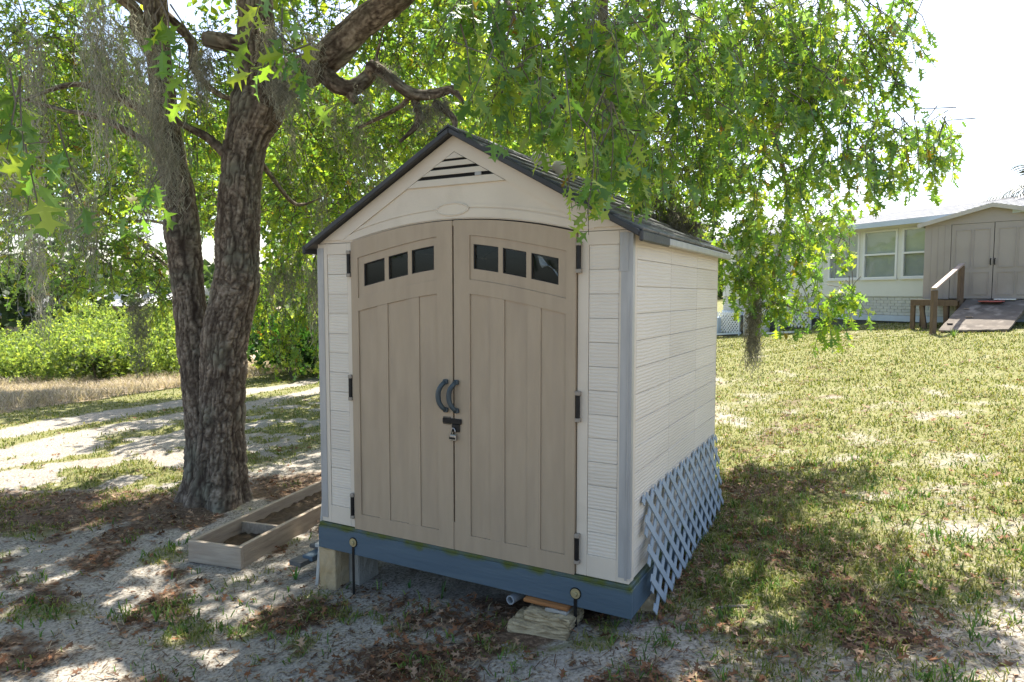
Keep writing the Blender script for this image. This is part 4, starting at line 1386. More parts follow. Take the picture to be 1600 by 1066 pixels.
for l in ([(500, 106, 6.2, .085), (530, 135, 6.1, .075), (548, 150, 6.05, .07), (566, 122, 6.0, .062), (595, 103, 5.95, .052), (628, 138, 5.9, .05), (665, 163, 5.85, .045), (698, 150, 5.8, .035), (725, 160, 5.7, .015)],
          [(548, 148, 6.05, .045), (556, 162, 6.03, .02)],
          [(648, 155, 5.9, .04), (640, 195, 5.85, .03), (625, 222, 5.85, .015)],
          [(678, 160, 5.84, .036), (690, 192, 5.8, .028), (705, 215, 5.8, .01)],
          [(352, 240, 6.28, .05), (318, 208, 6.15, .04), (285, 186, 6.05, .03), (235, 150, 5.9, .012)],
          [(412, 95, 6.3, .10), (370, 76, 6.18, .085), (342, 66, 6.1, .078), (330, 62, 6.06, .07)],
          [(249, 100, 6.75, .08), (222, 45, 6.6, .065), (190, 8, 6.45, .055), (130, -45, 6.2, .04), (50, -110, 6.0, .02)],
          [(195, -20, 7.0, .06), (245, 18, 7.0, .055), (300, 58, 7.0, .05), (322, 110, 7.0, .04), (350, 140, 7.1, .03), (420, 150, 7.3, .02)],
          [(640, 150, 5.9, .03), (612, 185, 6.1, .022), (560, 200, 6.4, .012)],
          [(590, 104, 5.95, .022), (582, 70, 5.9, .012), (600, 45, 5.85, .005)],
          [(250, 190, 6.7, .05), (180, 150, 6.5, .035), (110, 128, 6.3, .025), (30, 160, 6.1, .01)],
          [(262, 240, 6.7, .04), (170, 180, 7.0, .032), (100, 185, 7.2, .022), (20, 150, 7.4, .01)],
          [(405, 250, 6.4, .035), (430, 290, 6.8, .028), (470, 320, 7.2, .02), (500, 310, 7.5, .008)],
          [(398, -60, 6.35, .09), (330, -160, 6.8, .07), (180, -240, 7.6, .05), (20, -260, 8.4, .02)],
          [(394, -130, 6.45, .08), (520, -260, 7.2, .06), (680, -330, 8.0, .03), (800, -340, 8.6, .01)],
          [(225, -100, 6.88, .07), (60, -240, 6.2, .05), (-150, -320, 5.6, .02)],
          [(680, -60, 5.6, .03), (740, -30, 4.8, .022), (780, 5, 4.1, .016), (830, 80, 3.6, .010), (880, 170, 3.3, .005)],
          [(800, -170, 5.2, .03), (900, -90, 5.0, .022), (1000, 0, 4.8, .016), (1060, 120, 4.7, .010), (1090, 220, 4.6, .005)],
          [(1120, -190, 4.5, .026), (1210, -60, 5.0, .019), (1260, 80, 5.2, .013), (1330, 180, 5.1, .008), (1410, 205, 4.9, .005)],
          [(960, -215, 4.8, .04), (1080, -110, 5.6, .032), (1170, 40, 6.2, .027), (1215, 200, 6.4, .028), (1235, 320, 6.6, .02), (1220, 430, 6.6, .010), (1290, 500, 6.5, .004)],
          [(930, -215, 4.85, .05), (950, -60, 5.2, .046), (955, 40, 5.4, .042), (965, 110, 5.5, .035), (1000, 230, 5.6, .022), (1060, 290, 5.6, .008)]):
    P_, Q_ = pts(l)
    P_ = [P_[0]] + [q + np.random.default_rng(int(q[0] * 977) % 999).normal(size=3) * .05 for q in P_[1:-1]] + [P_[-1]]
    bark_tube('branch', P_, Q_, oak, 28 if Q_[0] > .06 else 14, .022, .03, seed=l[0][0] % 7)

CV = []


def pblobs(C, lst, size, cov, k=9, tl=.45, droop=.8):
    for (px, py, Y, rx, ry, *dz) in lst:
        c = at(px, py, Y); s_ = Y / FPX
        la = .115 * (size * FPX / Y) ** 2
        n = max(3, int(cov * math.pi * rx * ry / la / k))
        dep = dz[0] if dz else (rx + ry) * .55 * s_
        C.blob(c, (rx * s_, dep, ry * s_), n, size, k, tl, droop)


near = Crown(21)
pblobs(near, [(735, 25, 3.4, 45, 60), (742, 95, 3.1, 38, 42), (815, 50, 3.4, 80, 70), (822, 140, 3.15, 50, 45), (880, 190, 3.05, 42, 45), (912, 252, 3.0, 26, 30), (940, 215, 3.2, 40, 40), (985, 235, 3.5, 45, 45), (1035, 255, 3.9, 42, 42),
              (950, 55, 3.6, 85, 85), (955, 165, 3.6, 58, 60)], .112, 1.5, tl=.36)
pblobs(near, [(1050, 55, 4.2, 100, 85), (1075, 170, 4.2, 95, 75), (1005, 250, 4.3, 45, 38), (1085, 275, 4.8, 60, 45),
              (1180, 55, 4.6, 105, 85), (1200, 170, 4.6, 100, 80), (1185, 280, 4.9, 85, 55), (1300, 45, 4.8, 100, 70), (1315, 145, 4.8, 85, 65), (1305, 245, 4.8, 75, 48), (1395, 225, 4.8, 60, 42), (1465, 212, 4.8, 45, 34), (1380, 85, 4.8, 50, 50), (1425, 15, 4.8, 30, 30), (1370, 275, 4.8, 50, 22), (1450, 250, 4.8, 30, 22)], .102, 1.3, tl=.38)
pblobs(near, [(1165, 370, 6.3, 42, 48), (1225, 385, 6.4, 62, 55), (1290, 360, 6.4, 45, 50), (1175, 440, 6.6, 48, 38), (1240, 455, 6.6, 58, 38), (1312, 468, 6.5, 42, 28), (1210, 490, 6.5, 26, 22), (1290, 505, 6.4, 15, 22), (1140, 400, 6.6, 22, 30)], .115, 1.4, tl=.38)
pblobs(near, [(60, 245, 2.3, 50, 45), (30, 110, 2.5, 40, 60), (255, 80, 3.0, 30, 45), (245, 300, 3.6, 28, 18), (440, 30, 3.2, 36, 26), (445, 85, 3.2, 14, 24)], .13, .75, k=6, tl=.3)
mid = Crown(22)
pblobs(mid, [(x_, y_, Y_, rx_, ry_) for (x_, y_, Y_, rx_, ry_) in (
    (760, 40, 7.5, 110, 90), (900, 60, 7.5, 110, 90), (1040, 60, 7.0, 110, 90), (1160, 110, 6.6, 90, 90), (800, 170, 7.5, 90, 60), (930, 180, 7.5, 100, 70), (1060, 190, 7.0, 90, 80), (1150, 240, 6.8, 80, 80), (980, 270, 7.4, 70, 40), (1080, 300, 7.0, 60, 50), (1260, 120, 6.0, 70, 80),
    (40, 60, 7.5, 90, 80), (150, 70, 8.0, 80, 70), (60, 190, 7.8, 90, 60), (170, 160, 8.2, 70, 50), (330, 110, 8, 60, 70), (300, 200, 8.5, 60, 60), (480, 40, 8, 80, 50), (470, 210, 8.5, 60, 70), (560, 230, 8.5, 70, 70), (620, 70, 8.2, 80, 70), (660, 200, 8.5, 60, 60), (540, 320, 8.8, 60, 60), (450, 320, 8.6, 50, 60),
    (60, 330, 8, 80, 50), (150, 390, 7.5, 60, 45), (40, 420, 7.8, 60, 35), (230, 420, 8, 50, 40), (200, 300, 8.4, 50, 50), (250, 470, 8, 30, 30), (120, 445, 7.6, 40, 20), (330, 320, 9, 40, 50))], .10, 1.15, tl=.5, droop=.3)
pblobs(mid, [(425, 500, 9.0, 35, 40), (450, 545, 9.0, 26, 32), (400, 450, 9.2, 40, 40), (490, 470, 9.2, 30, 50), (498, 540, 9.2, 14, 30), (470, 400, 9, 50, 50)], .11, 1.2, tl=.45)
topc = Crown(23)
rt = np.random.default_rng(99)
for k in range(64):
    u = nrm(rt.normal(size=3)) * rt.random() ** (1 / 3)
    topc.blob(np.array([-2.6, 7.2, 6.6]) + u * np.array([5.2, 3.6, 1.6]), (.75, .75, .5), 48, .16, 9, .55)
for k in range(26):  # added foliage overhead, out of view, to cut sky light on the ground
    u = nrm(rt.normal(size=3)) * rt.random() ** (1 / 3)
    topc.blob(np.array([-1.6, 2.6, 5.7]) + u * np.array([3.6, 2.3, .7]), (.8, .8, .45), 40, .16, 9, .5)
for k in range(7):
    u = nrm(rt.normal(size=3)) * rt.random() ** (1 / 3)
    topc.blob(np.array([1.2, 4.9, 4.7]) + u * np.array([1.9, 1.2, .5]), (.8, .8, .45), 34, .14, 9, .5)

P_n, D_n, S_n = near.arrays()
rg = np.random.default_rng(31)
tn = oak_tints(len(P_n), rg, .30, .28)
# the 300 leaves that show largest are single objects, the rest of the crown is one mass
fwd = P_n[:, 1]; sxp = P_n[:, 0] / fwd; syp = (P_n[:, 2] - CZ) / fwd
inframe = (np.abs(sxp) < .74) & (syp < .42) & (syp > -.2)
score = np.where(inframe, S_n / fwd, 0)
big = np.argsort(-score)[:300]
rest = np.ones(len(P_n), bool); rest[big] = False
crown = leaf_mesh('crown', P_n[rest], D_n[rest], S_n[rest], tn[rest], LEAF_N, M['leaf'], oak, rg)
crown['kind'] = 'stuff'
fr = leaf_frames(D_n[big], rg)
single = []
for k, (tv, tf) in enumerate(LEAF_N):
    for c_ in range(5):
        me = bpy.data.meshes.new('leaf')
        me.from_pydata(tv.tolist(), [], tf.tolist())
        a = me.attributes.new('tint', 'FLOAT_COLOR', 'FACE')
        tt = oak_tints(1, rg, .3, .28)[0]
        a.data.foreach_set('color', np.tile([*tt, 1], len(tf)).astype(np.float32))
        me.materials.append(M['leaf']); single.append(me)
for i, b in enumerate(big):
    o = link('leaf', single[int(rg.integers(len(single)))], crown, tuple(P_n[b]))
    o.rotation_euler = Matrix(fr[i].tolist()).to_euler()
    o.scale = (float(S_n[b]),) * 3
near.twigs(oak, M['twig'], .0035)
Pm, Dm, Sm = mid.arrays()
tm = oak_tints(len(Pm), rg, .42, .2)
leaf_mesh('crown', Pm, Dm, Sm, tm, LEAF_M, M['leaf'], oak, rg)['kind'] = 'stuff'
mid.twigs(oak, M['twig'], .005)
Pt, Dt, St = topc.arrays()
leaf_mesh('crown', Pt, Dt, St, oak_tints(len(Pt), rg, .35, .25), LEAF_S, M['leaf'], oak, rg)['kind'] = 'stuff'  # unseen upper crown, including the foliage added to block sky light

# ------------------------------------------------------------------ trees behind
def back_tree(name, x, y, h, blobs, label, n, size, yel, dark, seed, tr=.16, lean=(0, 0)):
    z = gz(x, y)
    t = empty(name, (x, y, z), 0, label=label, cat='tree', group='trees behind the shed and oak')
    C = Crown(seed)
    hub = []
    for (bx, by, bz, br, bh) in blobs:
        C.blob((bx - x, by - y, bz - z), (br, br, bh), int(2.4 * n * br * br * bh), size, 10, .6, .3)
        hub.append(np.array([bx - x, by - y, bz - z]))
    topz = h
    P0 = [np.array([0, 0, -.2]), np.array([lean[0] * .3, lean[1] * .3, topz * .35]), np.array([lean[0], lean[1], topz])]
    limb('trunk', P0, [tr, tr * .8, tr * .35], t, 10, .25, .1)
    for hpt in hub:
        s0 = np.array([lean[0] * .4, lean[1] * .4, topz * random.uniform(.35, .6)])
        limb('branch', [s0, (s0 + hpt) / 2 + np.array([0, 0, .3]), hpt], [tr * .4, tr * .28, .015], t, 6, .3, .2)
    P, D, S = C.arrays()
    r = np.random.default_rng(seed)
    leaf_mesh('crown', P, D, S, oak_tints(len(P), r, yel, dark), LEAF_S, M['bleaf'], t, r)['kind'] = 'stuff'
    return t


back_tree('young_oak', -1.3, 12.2, 5.0, [(-2.2, 11.8, 3.6, 1.2, .9), (-.6, 12, 4.2, 1.2, .9), (.5, 12.2, 3.2, 1.0, .8), (-3.2, 12, 2.6, 1.0, .8), (-2.6, 12.2, 1.4, .8, .7), (-4.2, 12.2, 3.8, 1.1, .9), (-1.5, 12.4, 5.4, 1.5, .9), (.9, 12.4, 4.9, 1.1, .8), (-.4, 11.6, 2.3, 1.0, .7)], 'yellow green young oak standing behind the cream shed', 75, .15, .5, .12, 41)
back_tree('young_oak', -3.75, 15.0, 6.0, [(-6.2, 15, 3.8, 1.3, .9), (-4.4, 15, 3.4, 1.1, .8), (-5.0, 15.2, 5.2, 1.7, 1.1), (-7.6, 15.2, 4.8, 1.4, 1.0), (-3.4, 15.2, 5.2, 1.4, 1.0), (-5.4, 15, 2.6, .8, .6)], 'slender oak crown seen between the forked trunk and the shed', 60, .17, .4, .2, 42, .13)
back_tree('young_oak', -7.75, 16.5, 6.5, [(-11.5, 16.5, 4.2, 1.6, 1.0), (-9.4, 16.6, 4.6, 1.5, 1.0), (-10.4, 16.5, 6.0, 2.0, 1.2), (-12.6, 16.8, 5.4, 1.6, 1.1), (-9.8, 16.2, 3.0, .9, .6)], 'oak at the left edge standing behind the hanging moss', 60, .17, .38, .25, 43, .14)
back_tree('young_oak', 1.6, 17.5, 6.5, [(.4, 17.5, 3.6, 1.6, 1.2), (2.2, 17.6, 4.0, 1.4, 1.1), (1.2, 17.6, 5.8, 1.9, 1.2), (3.6, 18.2, 3.0, 1.3, 1.2), (4.9, 19.5, 2.4, 1.1, 1.0), (-1.2, 17.5, 5, 1.7, 1.2)], 'farther oak behind the ridge of the cream shed', 50, .2, .45, .15, 44, .15)

# shrubs at the edge of the lot
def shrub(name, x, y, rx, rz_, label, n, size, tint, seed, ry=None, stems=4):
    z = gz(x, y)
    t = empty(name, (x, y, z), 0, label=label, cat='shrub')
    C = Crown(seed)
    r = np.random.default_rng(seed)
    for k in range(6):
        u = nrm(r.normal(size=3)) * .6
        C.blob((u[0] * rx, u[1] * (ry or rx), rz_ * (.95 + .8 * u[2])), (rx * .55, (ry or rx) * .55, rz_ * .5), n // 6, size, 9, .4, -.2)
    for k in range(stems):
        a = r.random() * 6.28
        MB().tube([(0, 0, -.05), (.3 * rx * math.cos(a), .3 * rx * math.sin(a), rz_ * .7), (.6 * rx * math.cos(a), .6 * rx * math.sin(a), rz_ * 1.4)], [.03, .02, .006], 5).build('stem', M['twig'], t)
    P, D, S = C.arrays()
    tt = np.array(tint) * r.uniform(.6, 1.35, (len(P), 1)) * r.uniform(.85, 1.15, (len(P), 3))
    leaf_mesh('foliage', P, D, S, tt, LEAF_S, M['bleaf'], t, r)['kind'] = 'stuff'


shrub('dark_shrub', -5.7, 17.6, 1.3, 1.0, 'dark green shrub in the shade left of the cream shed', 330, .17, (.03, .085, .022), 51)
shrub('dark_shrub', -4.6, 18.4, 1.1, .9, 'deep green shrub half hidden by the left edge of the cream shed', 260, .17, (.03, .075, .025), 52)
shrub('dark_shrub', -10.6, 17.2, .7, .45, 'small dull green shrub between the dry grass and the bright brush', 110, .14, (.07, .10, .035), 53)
# bright brush: one tangle nobody could count
C = Crown(61); r = np.random.default_rng(61)
for k in range(170):
    px_ = r.uniform(-120, 300); Y_ = r.uniform(18, 27)
    x_ = (px_ - 800) / FPX * Y_
    base = gz(x_, Y_); hgt = r.uniform(.35, 1.2) * (1 + .09 * (Y_ - 18)) * (.62 if px_ < 75 else 1)
    C.blob((x_, Y_, base + hgt * .6), (r.uniform(.5, 1.2), .8, hgt * .65), int(55 + 30 * hgt), .11, 12, .6, -.5)
for k in range(26):
    px_ = r.uniform(380, 640); Y_ = r.uniform(19, 25); x_ = (px_ - 800) / FPX * Y_
    C.blob((x_, Y_, gz(x_, Y_) + .9), (1.1, .8, .9), 40, .2, 9, .5, -.4)
P, D, S = C.arrays()
tt = np.where(r.random((len(P), 1)) < .35, np.array([.25, .30, .10]), np.array([.18, .25, .095])) * r.uniform(.6, 1.3, (len(P), 1))
o = leaf_mesh('brush_thicket', P, D, S, tt, LEAF_S, M['bleaf'], None, r)
tag(o, 'bright green tangled brush behind the dry grass on the left', 'brush', kind='stuff')

# a wood far behind closes the horizon
C = Crown(71); r = np.random.default_rng(71)
for k in range(170):
    a = r.uniform(R(-48), R(26)); d_ = r.uniform(48, 75)
    x_, y_ = d_ * math.sin(a), d_ * math.cos(a)
    h_ = r.uniform(3.0, 6.5)
    C.blob((x_, y_, gz(x_, y_) + h_ * .55), (3.0, 2.5, h_ * .5), 36, .7, 8, 1.4, 0)
P, D, S = C.arrays()
tt = np.array([.05, .085, .03]) * r.uniform(.5, 1.4, (len(P), 1))
o = leaf_mesh('distant_wood', P, D, S, tt, LEAF_S, M['bleaf'], None, r)
tag(o, 'distant line of trees along the horizon', 'wood', kind='stuff')


# ------------------------------------------------------------------ spanish moss
def moss(lst, label, seed, name='spanish_moss', tone=1.0):
    """lst of (px, py, Y, radius px, length px, strands)"""
    r = np.random.default_rng(seed)
    VV = []; FF = []; TT = []; off_ = 0
    for (px, py, Y, rp, lpx, n) in lst:
        c = at(px, py, Y); s_ = Y / FPX
        Lm = lpx * s_; rm = rp * s_
        K = 16
        st = c + np.column_stack([r.normal(size=n) * rm * .55, r.normal(size=n) * rm * .45, r.uniform(-.25, .12, n) * Lm])
        ln = Lm * r.uniform(.12, 1.0, n) ** 1.3
        t = np.linspace(0, 1, K)
        lat_ = np.cumsum(r.normal(size=(n, K, 2)) * .010, axis=1) + r.normal(size=(n, K, 2)) * .014
        conv = (c[:2] - st[:, :2])[:, None] * (t[None, :, None] ** 1.5) * .55
        pos = np.zeros((n, K, 3))
        pos[:, :, :2] = st[:, None, :2] + lat_ + conv
        pos[:, :, 2] = st[:, 2][:, None] - ln[:, None] * t[None] + r.normal(size=(n, K)) * .006
        # side whiskers
        nw = n * 9
        wi = r.integers(0, n, nw); wk = r.integers(1, K, nw)
        p0 = pos[wi, wk]; dv = r.normal(size=(nw, 3)) * np.array([1, 1, .6]) + np.array([0, 0, -.5])
        dv = nrm(dv) * r.uniform(.015, .05, (nw, 1))
        wp = np.stack([p0, p0 + dv * .6 + r.normal(size=(nw, 3)) * .005, p0 + dv + np.array([0, 0, -.01])], 1)
        for arr, wd in ((pos, .0040 + .0007 * Y / 3), (wp, .0028 + .0006 * Y / 3)):
            nn, kk, _ = arr.shape
            a = r.random(nn) * 6.28
            sd_ = np.column_stack([np.cos(a), np.sin(a) * .4, np.zeros(nn)])[:, None] * wd * .5
            tw_ = np.cos(np.arange(kk) * 1.3)[None, :, None] * .5 + .75
            v = np.stack([arr - sd_ * tw_, arr + sd_ * tw_], 2).reshape(-1, 3)
            b_ = (np.arange(nn) * kk * 2)[:, None] + (np.arange(kk - 1) * 2)[None]
            f = np.stack([b_, b_ + 1, b_ + 3, b_ + 2], -1).reshape(-1, 4) + off_
            VV.append(v); FF.append(f); off_ += len(v)
            tn_ = np.array([.36, .345, .275]) * tone * r.uniform(.55, 1.25, (nn, 1))
            TT.append(np.repeat(tn_, kk - 1, 0))
    o = bulk(name, np.vstack(VV), np.vstack(FF), M['moss'], np.vstack(TT))
    tag(o, label, 'moss', 'clumps of hanging spanish moss')
    return o


moss([(215, 40, 5.6, 40, 170, 120), (235, 130, 5.8, 34, 180, 130), (265, 230, 6.0, 24, 110, 110), (240, 190, 5.8, 30, 110, 80), (150, -10, 4.6, 34, 270, 130), (165, 60, 4.6, 26, 200, 80)], 'thick grey moss veil hanging down the left trunk of the oak', 81)
moss([(430, 40, 6.05, 22, 110, 120), (455, 110, 6.0, 26, 80, 150), (485, 60, 5.9, 16, 100, 90), (415, 90, 6.05, 14, 60, 60), (440, 120, 6.02, 20, 60, 120)], 'moss draped over the crotch of the oak where the big limb leaves', 82)
moss([(318, 80, 6.1, 14, 90, 80), (310, 90, 6.1, 10, 70, 50)], 'short moss tuft below the sawn stub of the oak', 83)
moss([(50, 60, 4.2, 24, 220, 90), (20, 250, 5.0, 30, 200, 90), (62, 300, 5.2, 14, 200, 60), (55, 380, 5.5, 8, 170, 40), (65, 440, 5.8, 5, 110, 25)], 'long thin moss streamers at the left edge of the photo', 84)
moss([(110, 250, 6, 26, 130, 70), (140, 310, 6.2, 20, 130, 70), (225, 300, 6.2, 14, 90, 50), (105, 330, 6.2, 14, 100, 40)], 'loose moss hanging among the leaves left of the oak trunk', 85)
moss([(213, 470, 7.4, 20, 60, 80), (218, 500, 7.4, 12, 90, 80), (222, 450, 7.4, 16, 80, 50)], 'brown moss clump hanging over the bright brush left of the trunk', 86, tone=.7)
moss([(440, 420, 8.6, 22, 70, 80), (462, 400, 8.6, 16, 90, 60), (488, 410, 8.4, 14, 120, 80), (425, 430, 8.6, 12, 60, 40)], 'moss curtain between the oak trunk and the shed corner', 87, tone=.85)
moss([(1178, 478, 6.6, 11, 100, 160), (1182, 430, 6.6, 14, 90, 70), (1176, 520, 6.6, 5, 60, 60)], 'long tapering moss tail hanging over the lawn right of the shed', 88, tone=.85)
moss([(1030, 290, 4.9, 26, 80, 120), (1055, 325, 4.9, 26, 60, 120), (1080, 345, 5.0, 26, 40, 90)], 'brown moss tangle caught on the right slope of the shed roof', 89, tone=.6)
moss([(925, 20, 5.3, 20, 130, 120), (950, 80, 5.4, 22, 110, 130), (965, 140, 5.5, 16, 70, 70), (975, 210, 5.6, 20, 80, 60)], 'moss hanging down the branch above the shed roof', 90, tone=.8)
moss([(660, 165, 5.85, 22, 45, 90), (690, 155, 5.8, 16, 50, 60), (600, 105, 5.9, 14, 40, 50), (560, 140, 6.0, 14, 60, 40)], 'moss tufts along the crooked branch left of the shed peak', 91, tone=.75)
moss([(560, 190, 7.8, 24, 120, 60), (590, 240, 8, 20, 90, 50), (520, 160, 7.6, 18, 90, 50), (455, 200, 7.6, 14, 90, 40), (500, 290, 8, 16, 90, 50)], 'pale moss strands in the crown left of the shed roof', 92)

# ------------------------------------------------------------------ grass, litter, small plants
def blades(name, X, Y, H, WD, tint, label, mat='grass', lean=.6, seed=1, cat='grass'):
    r = np.random.default_rng(seed)
    n = len(X); Z = ground_z(X, Y) - .004
    a = r.random(n) * 6.283; b = r.random(n) * 6.283
    d = np.column_stack([np.cos(a), np.sin(a), np.zeros(n)]); s_ = np.column_stack([np.cos(b), np.sin(b), np.zeros(n)])
    ln = lean * r.uniform(.2, 1.4, n)
    p = np.column_stack([X, Y, Z])
    mid_ = p + d * (H * ln * .35)[:, None] + np.array([0, 0, 1]) * (H * .62)[:, None]
    tip = p + d * (H * ln)[:, None] + np.array([0, 0, 1]) * (H * (1.0 - .35 * np.minimum(ln, 1.3)))[:, None]
    w_ = (WD / 2)[:, None]
    V = np.stack([p - s_ * w_, p + s_ * w_, mid_ + s_ * w_ * .8, mid_ - s_ * w_ * .8, tip], 1).reshape(-1, 3)
    base = np.arange(n)[:, None] * 5
    F = np.concatenate([base + np.array([0, 1, 2]), base + np.array([0, 2, 3]), base + np.array([3, 2, 4])], 1).reshape(-1, 3)
    o = bulk(name, V, F, M[mat], np.repeat(tint, 3, 0))
    tag(o, label, cat, kind='stuff')
    return o


def scatter(n, seed, rmin=2.0, rmax=26, pw=1.0, amax=44):
    r = np.random.default_rng(seed)
    th_ = R(1) * r.uniform(-amax, amax, n)
    d_ = rmin * (rmax / rmin) ** (r.random(n) ** pw)
    return d_ * np.sin(th_), d_ * np.cos(th_), r


def outside(x, y):
    """true where neither the shed nor the trunk nor the planter stands"""
    u = (x - FL[0]) * e1[0] + (y - FL[1]) * e1[1]; v = (x - FL[0]) * e2[0] + (y - FL[1]) * e2[1]
    ins = (u > .0) & (u < W) & (v > .12) & (v < DP)
    pu = (x - PA[0]) * AX[0] + (y - PA[1]) * AX[1]; pv = (x - PA[0]) * PX[0] + (y - PA[1]) * PX[1]
    inp = (pu > -.06) & (pu < PL + .06) & (pv > -.03) & (pv < PWD + .03)
    tr = (np.hypot(x + 2.76, y - 6.38) < .42) | ((u > 1.45) & (u < 1.87) & (v > -.30) & (v < .12))
    return ~(ins | inp | tr)


X, Y, r = scatter(620000, 201)
g, l, d = cover(X, Y)
tuft = fbm(X * 8, Y * 8, 2)
keep = (r.random(len(X)) < np.clip(g * .75 - .06, 0, 1) * (.25 + 1.1 * tuft)) & outside(X, Y) & (d < .4)
X, Y, tf_ = X[keep], Y[keep], tuft[keep]
n = len(X); u = r.random((n, 1)); dist = np.hypot(X, Y)
gc = np.where(u < .30, np.array([.15, .185, .035]), np.where(u < .62, np.array([.22, .225, .06]), np.where(u < .84, np.array([.30, .26, .14]), np.array([.10, .15, .03]))))
gc = gc * r.uniform(.7, 1.25, (n, 1))
blades('grass', X, Y, (.02 + .035 * r.random(n)) * (.7 + .8 * tf_), (.0035 + .0009 * dist), gc, 'short patchy grass over the sandy yard', lean=1.1, seed=5)
# fresh tufts in the half shade near the shed
X, Y, r = scatter(90000, 203, 2.0, 7)
g, l, d = cover(X, Y)
tn2 = fbm(X * 8 + 5, Y * 8 + 30, 3)
keep = (tn2 > .645) & (r.random(len(X)) < .6) & outside(X, Y) & ((g > .12) | (r.random(len(X)) < .2))
X, Y = X[keep], Y[keep]; n = len(X)
gc = np.array([.075, .15, .03]) * r.uniform(.7, 1.5, (n, 1)) * np.where(r.random((n, 1)) < .25, np.array([2.0, 1.5, 1.6]), 1)
blades('grass_tufts', X, Y, .035 + .055 * r.random(n), .0045 + .001 * np.hypot(X, Y), gc, 'fresh green grass tufts near the shed', lean=.9, seed=6)
# tall dry grass
X, Y, r = scatter(260000, 205, 10.5, 26, .7, 42)
g, l, d = cover(X, Y)
keep = r.random(len(X)) < .85 * d * (.35 + 1.1 * fbm(X * .8 + 4, Y * .8, 3))
X, Y = X[keep], Y[keep]; n = len(X)
gc = np.where(r.random((n, 1)) < .25, np.array([.27, .225, .16]), np.array([.50, .425, .34])) * r.uniform(.65, 1.2, (n, 1))
blades('dry_grass', X, Y, (.10 + .24 * r.random(n)) * (.4 + fbm(X * 1.2, Y * 1.2, 2)), np.full(n, .009), gc, 'tall pale dry grass at the left in front of the brush', lean=1.6, seed=7)


def litter_leaves(n, seed, f, label, size=.085, name='leaf_litter', rmax=9, dark=1.0):
    X, Y, r = scatter(n, seed, 2.0, rmax)
    g, l, d = cover(X, Y)
    keep = (r.random(len(X)) < f(X, Y, g, l)) & outside(X, Y)
    X, Y = X[keep], Y[keep]; n = len(X)
    P = np.column_stack([X, Y, ground_z(X, Y) + .006 + .012 * r.random(n)])
    a = r.random(n) * 6.283
    D = np.column_stack([np.cos(a), np.sin(a), r.normal(size=n) * .18])
    fac = np.array([0, 0, 2.6])
    u = r.random((n, 1))
    tt = np.where(u < .35, np.array([.19, .088, .042]), np.where(u < .72, np.array([.10, .055, .03]), np.array([.29, .19, .12]))) * r.uniform(.7, 1.3, (n, 1)) * dark
    o = leaf_mesh(name, P, D, size * r.uniform(.55, 1.15, n), tt, LIT, M['litter'], None, r, fac)
    tag(o, label, 'leaves', kind='stuff')


LIT = [leaf_template(2, 12, -.22, .5), leaf_template(2, 15, .3, -.35)]
litter_leaves(150000, 211, lambda x, y, g, l: np.clip(l - .2, 0, 1) * .36 + .008, 'brown fallen oak leaves heaped round the tree and strewn before the shed', .062)
litter_leaves(26000, 213, lambda x, y, g, l: np.where(g > .3, .16, .06), 'single dry leaves strewn over the lawn', .08, 'scattered_leaves', 14, 1.25)
# small twigs and straw on the sand
X, Y, r = scatter(80000, 215, 2.0, 10)
g, l, d = cover(X, Y)
keep = (r.random(len(X)) < .12 + .25 * l) & outside(X, Y)
X, Y = X[keep], Y[keep]; n = len(X)
a = r.random(n) * 6.283; L_ = r.uniform(.02, .075, n)
dx, dy = np.cos(a) * L_, np.sin(a) * L_
wx, wy = -np.sin(a) * .0025, np.cos(a) * .0025
za = ground_z(X, Y) + .006; zb = ground_z(X + dx, Y + dy) + .010
V = np.stack([np.column_stack([X - wx, Y - wy, za]), np.column_stack([X + wx, Y + wy, za]), np.column_stack([X + dx + wx, Y + dy + wy, zb]), np.column_stack([X + dx - wx, Y + dy - wy, zb])], 1).reshape(-1, 3)
F = np.arange(n)[:, None] * 4 + np.arange(4)[None]
tt = np.where(r.random((n, 1)) < .5, np.array([.12, .075, .045]), np.array([.33, .27, .18])) * r.uniform(.7, 1.3, (n, 1))
o = bulk('twig_debris', V, F, M['litter'], tt); tag(o, 'small twigs and straw lying on the sand', 'debris', kind='stuff')


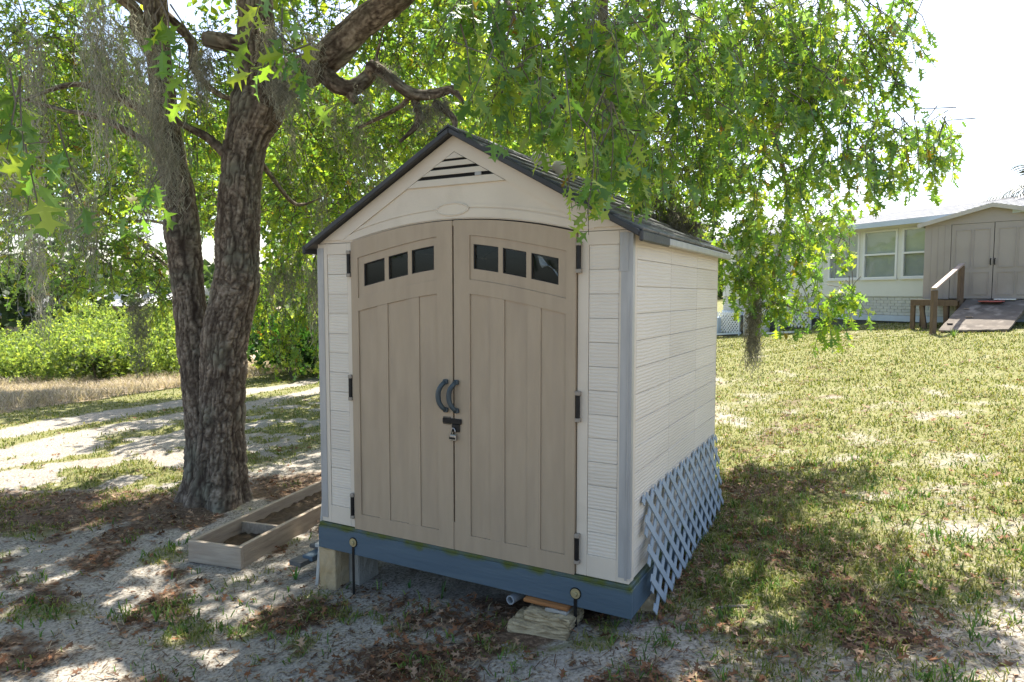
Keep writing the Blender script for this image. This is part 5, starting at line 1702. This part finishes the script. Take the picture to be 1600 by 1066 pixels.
def weed(px, py, Yd, n, h, tint, label, seed, wd=.012):
    r = np.random.default_rng(seed)
    p_ = at(px, py, Yd)
    t = empty('weed', (p_[0], p_[1], gz(p_[0], p_[1])), 0, label=label, cat='weed', group='weeds on the sand')
    for k in range(n):
        a = r.random() * 6.283; L_ = h * r.uniform(.6, 1.1); b = r.uniform(.25, .9)
        c, s_ = math.cos(a), math.sin(a)
        vs = []; fs = []
        for i in range(6):
            q = i / 5
            rad = L_ * b * q; z = L_ * (q - .35 * b * q * q)
            wq = wd * (1 - q) ** .6 * .5 + .0006
            vs += [(c * rad - s_ * wq, s_ * rad + c * wq, z), (c * rad, s_ * rad, z - wq * .4), (c * rad + s_ * wq, s_ * rad - c * wq, z)]
        for i in range(5):
            fs += [(3 * i, 3 * i + 1, 3 * i + 4, 3 * i + 3), (3 * i + 1, 3 * i + 2, 3 * i + 5, 3 * i + 4)]
        o = MB().add(vs, fs).build('blade', None, t, smooth=True)
        at_ = o.data.attributes.new('tint', 'FLOAT_COLOR', 'FACE')
        at_.data.foreach_set('color', np.tile([*(np.array(tint) * r.uniform(.8, 1.25)), 1], len(o.data.polygons)).astype(np.float32))
        o.data.materials.append(M['grass'])


weed(245, 985, 4.05, 7, .13, (.17, .27, .07), 'pale green strappy weed alone on the sand in the left foreground', 301)
weed(462, 910, 4.6, 7, .12, (.10, .24, .05), 'bright green weed beside the boards left of the concrete block', 302)
weed(690, 985, 4.05, 8, .15, (.06, .12, .035), 'dark green arching weed in front of the blue beam', 303, .008)
weed(640, 945, 4.3, 5, .06, (.07, .20, .05), 'small sprout on grey sand below the middle of the platform', 304, .014)
weed(1490, 512, 13.6, 14, .22, (.15, .25, .05), 'grassy tuft at the foot of the ramp', 305, .02)
# fallen sticks
for k, (l, r0, lb) in enumerate((([(1110, 952), (1140, 948), (1172, 946)], .010, 'pale fallen stick on the grass right of the lattice'), ([(775, 1012), (795, 1006)], .007, 'short stick lying on the sand in front of the stone pavers'), ([(1030, 1040), (1055, 1012)], .006, 'thin twig on the sand at the lower right of the shed'), ([(890, 1046), (915, 1040), (940, 1038)], .005, 'thin bent twig in the foreground grass'))):
    pp_ = []
    for (px, py) in l:
        Yd = 4.0
        for it in range(25):
            q = at(px, py, Yd); zt = gz(q[0], q[1]) + r0 * .8
            Yd *= 1 + .5 * (q[2] - zt) / (CZ - q[2] + 1e-6)
        pp_.append(at(px, py, Yd))
    o = MB().tube(pp_, [r0, r0 * .9, r0 * .5][:len(pp_)], 6).build('fallen_stick', M['deadwood'])
    tag(o, lb, 'stick', 'sticks on the ground')
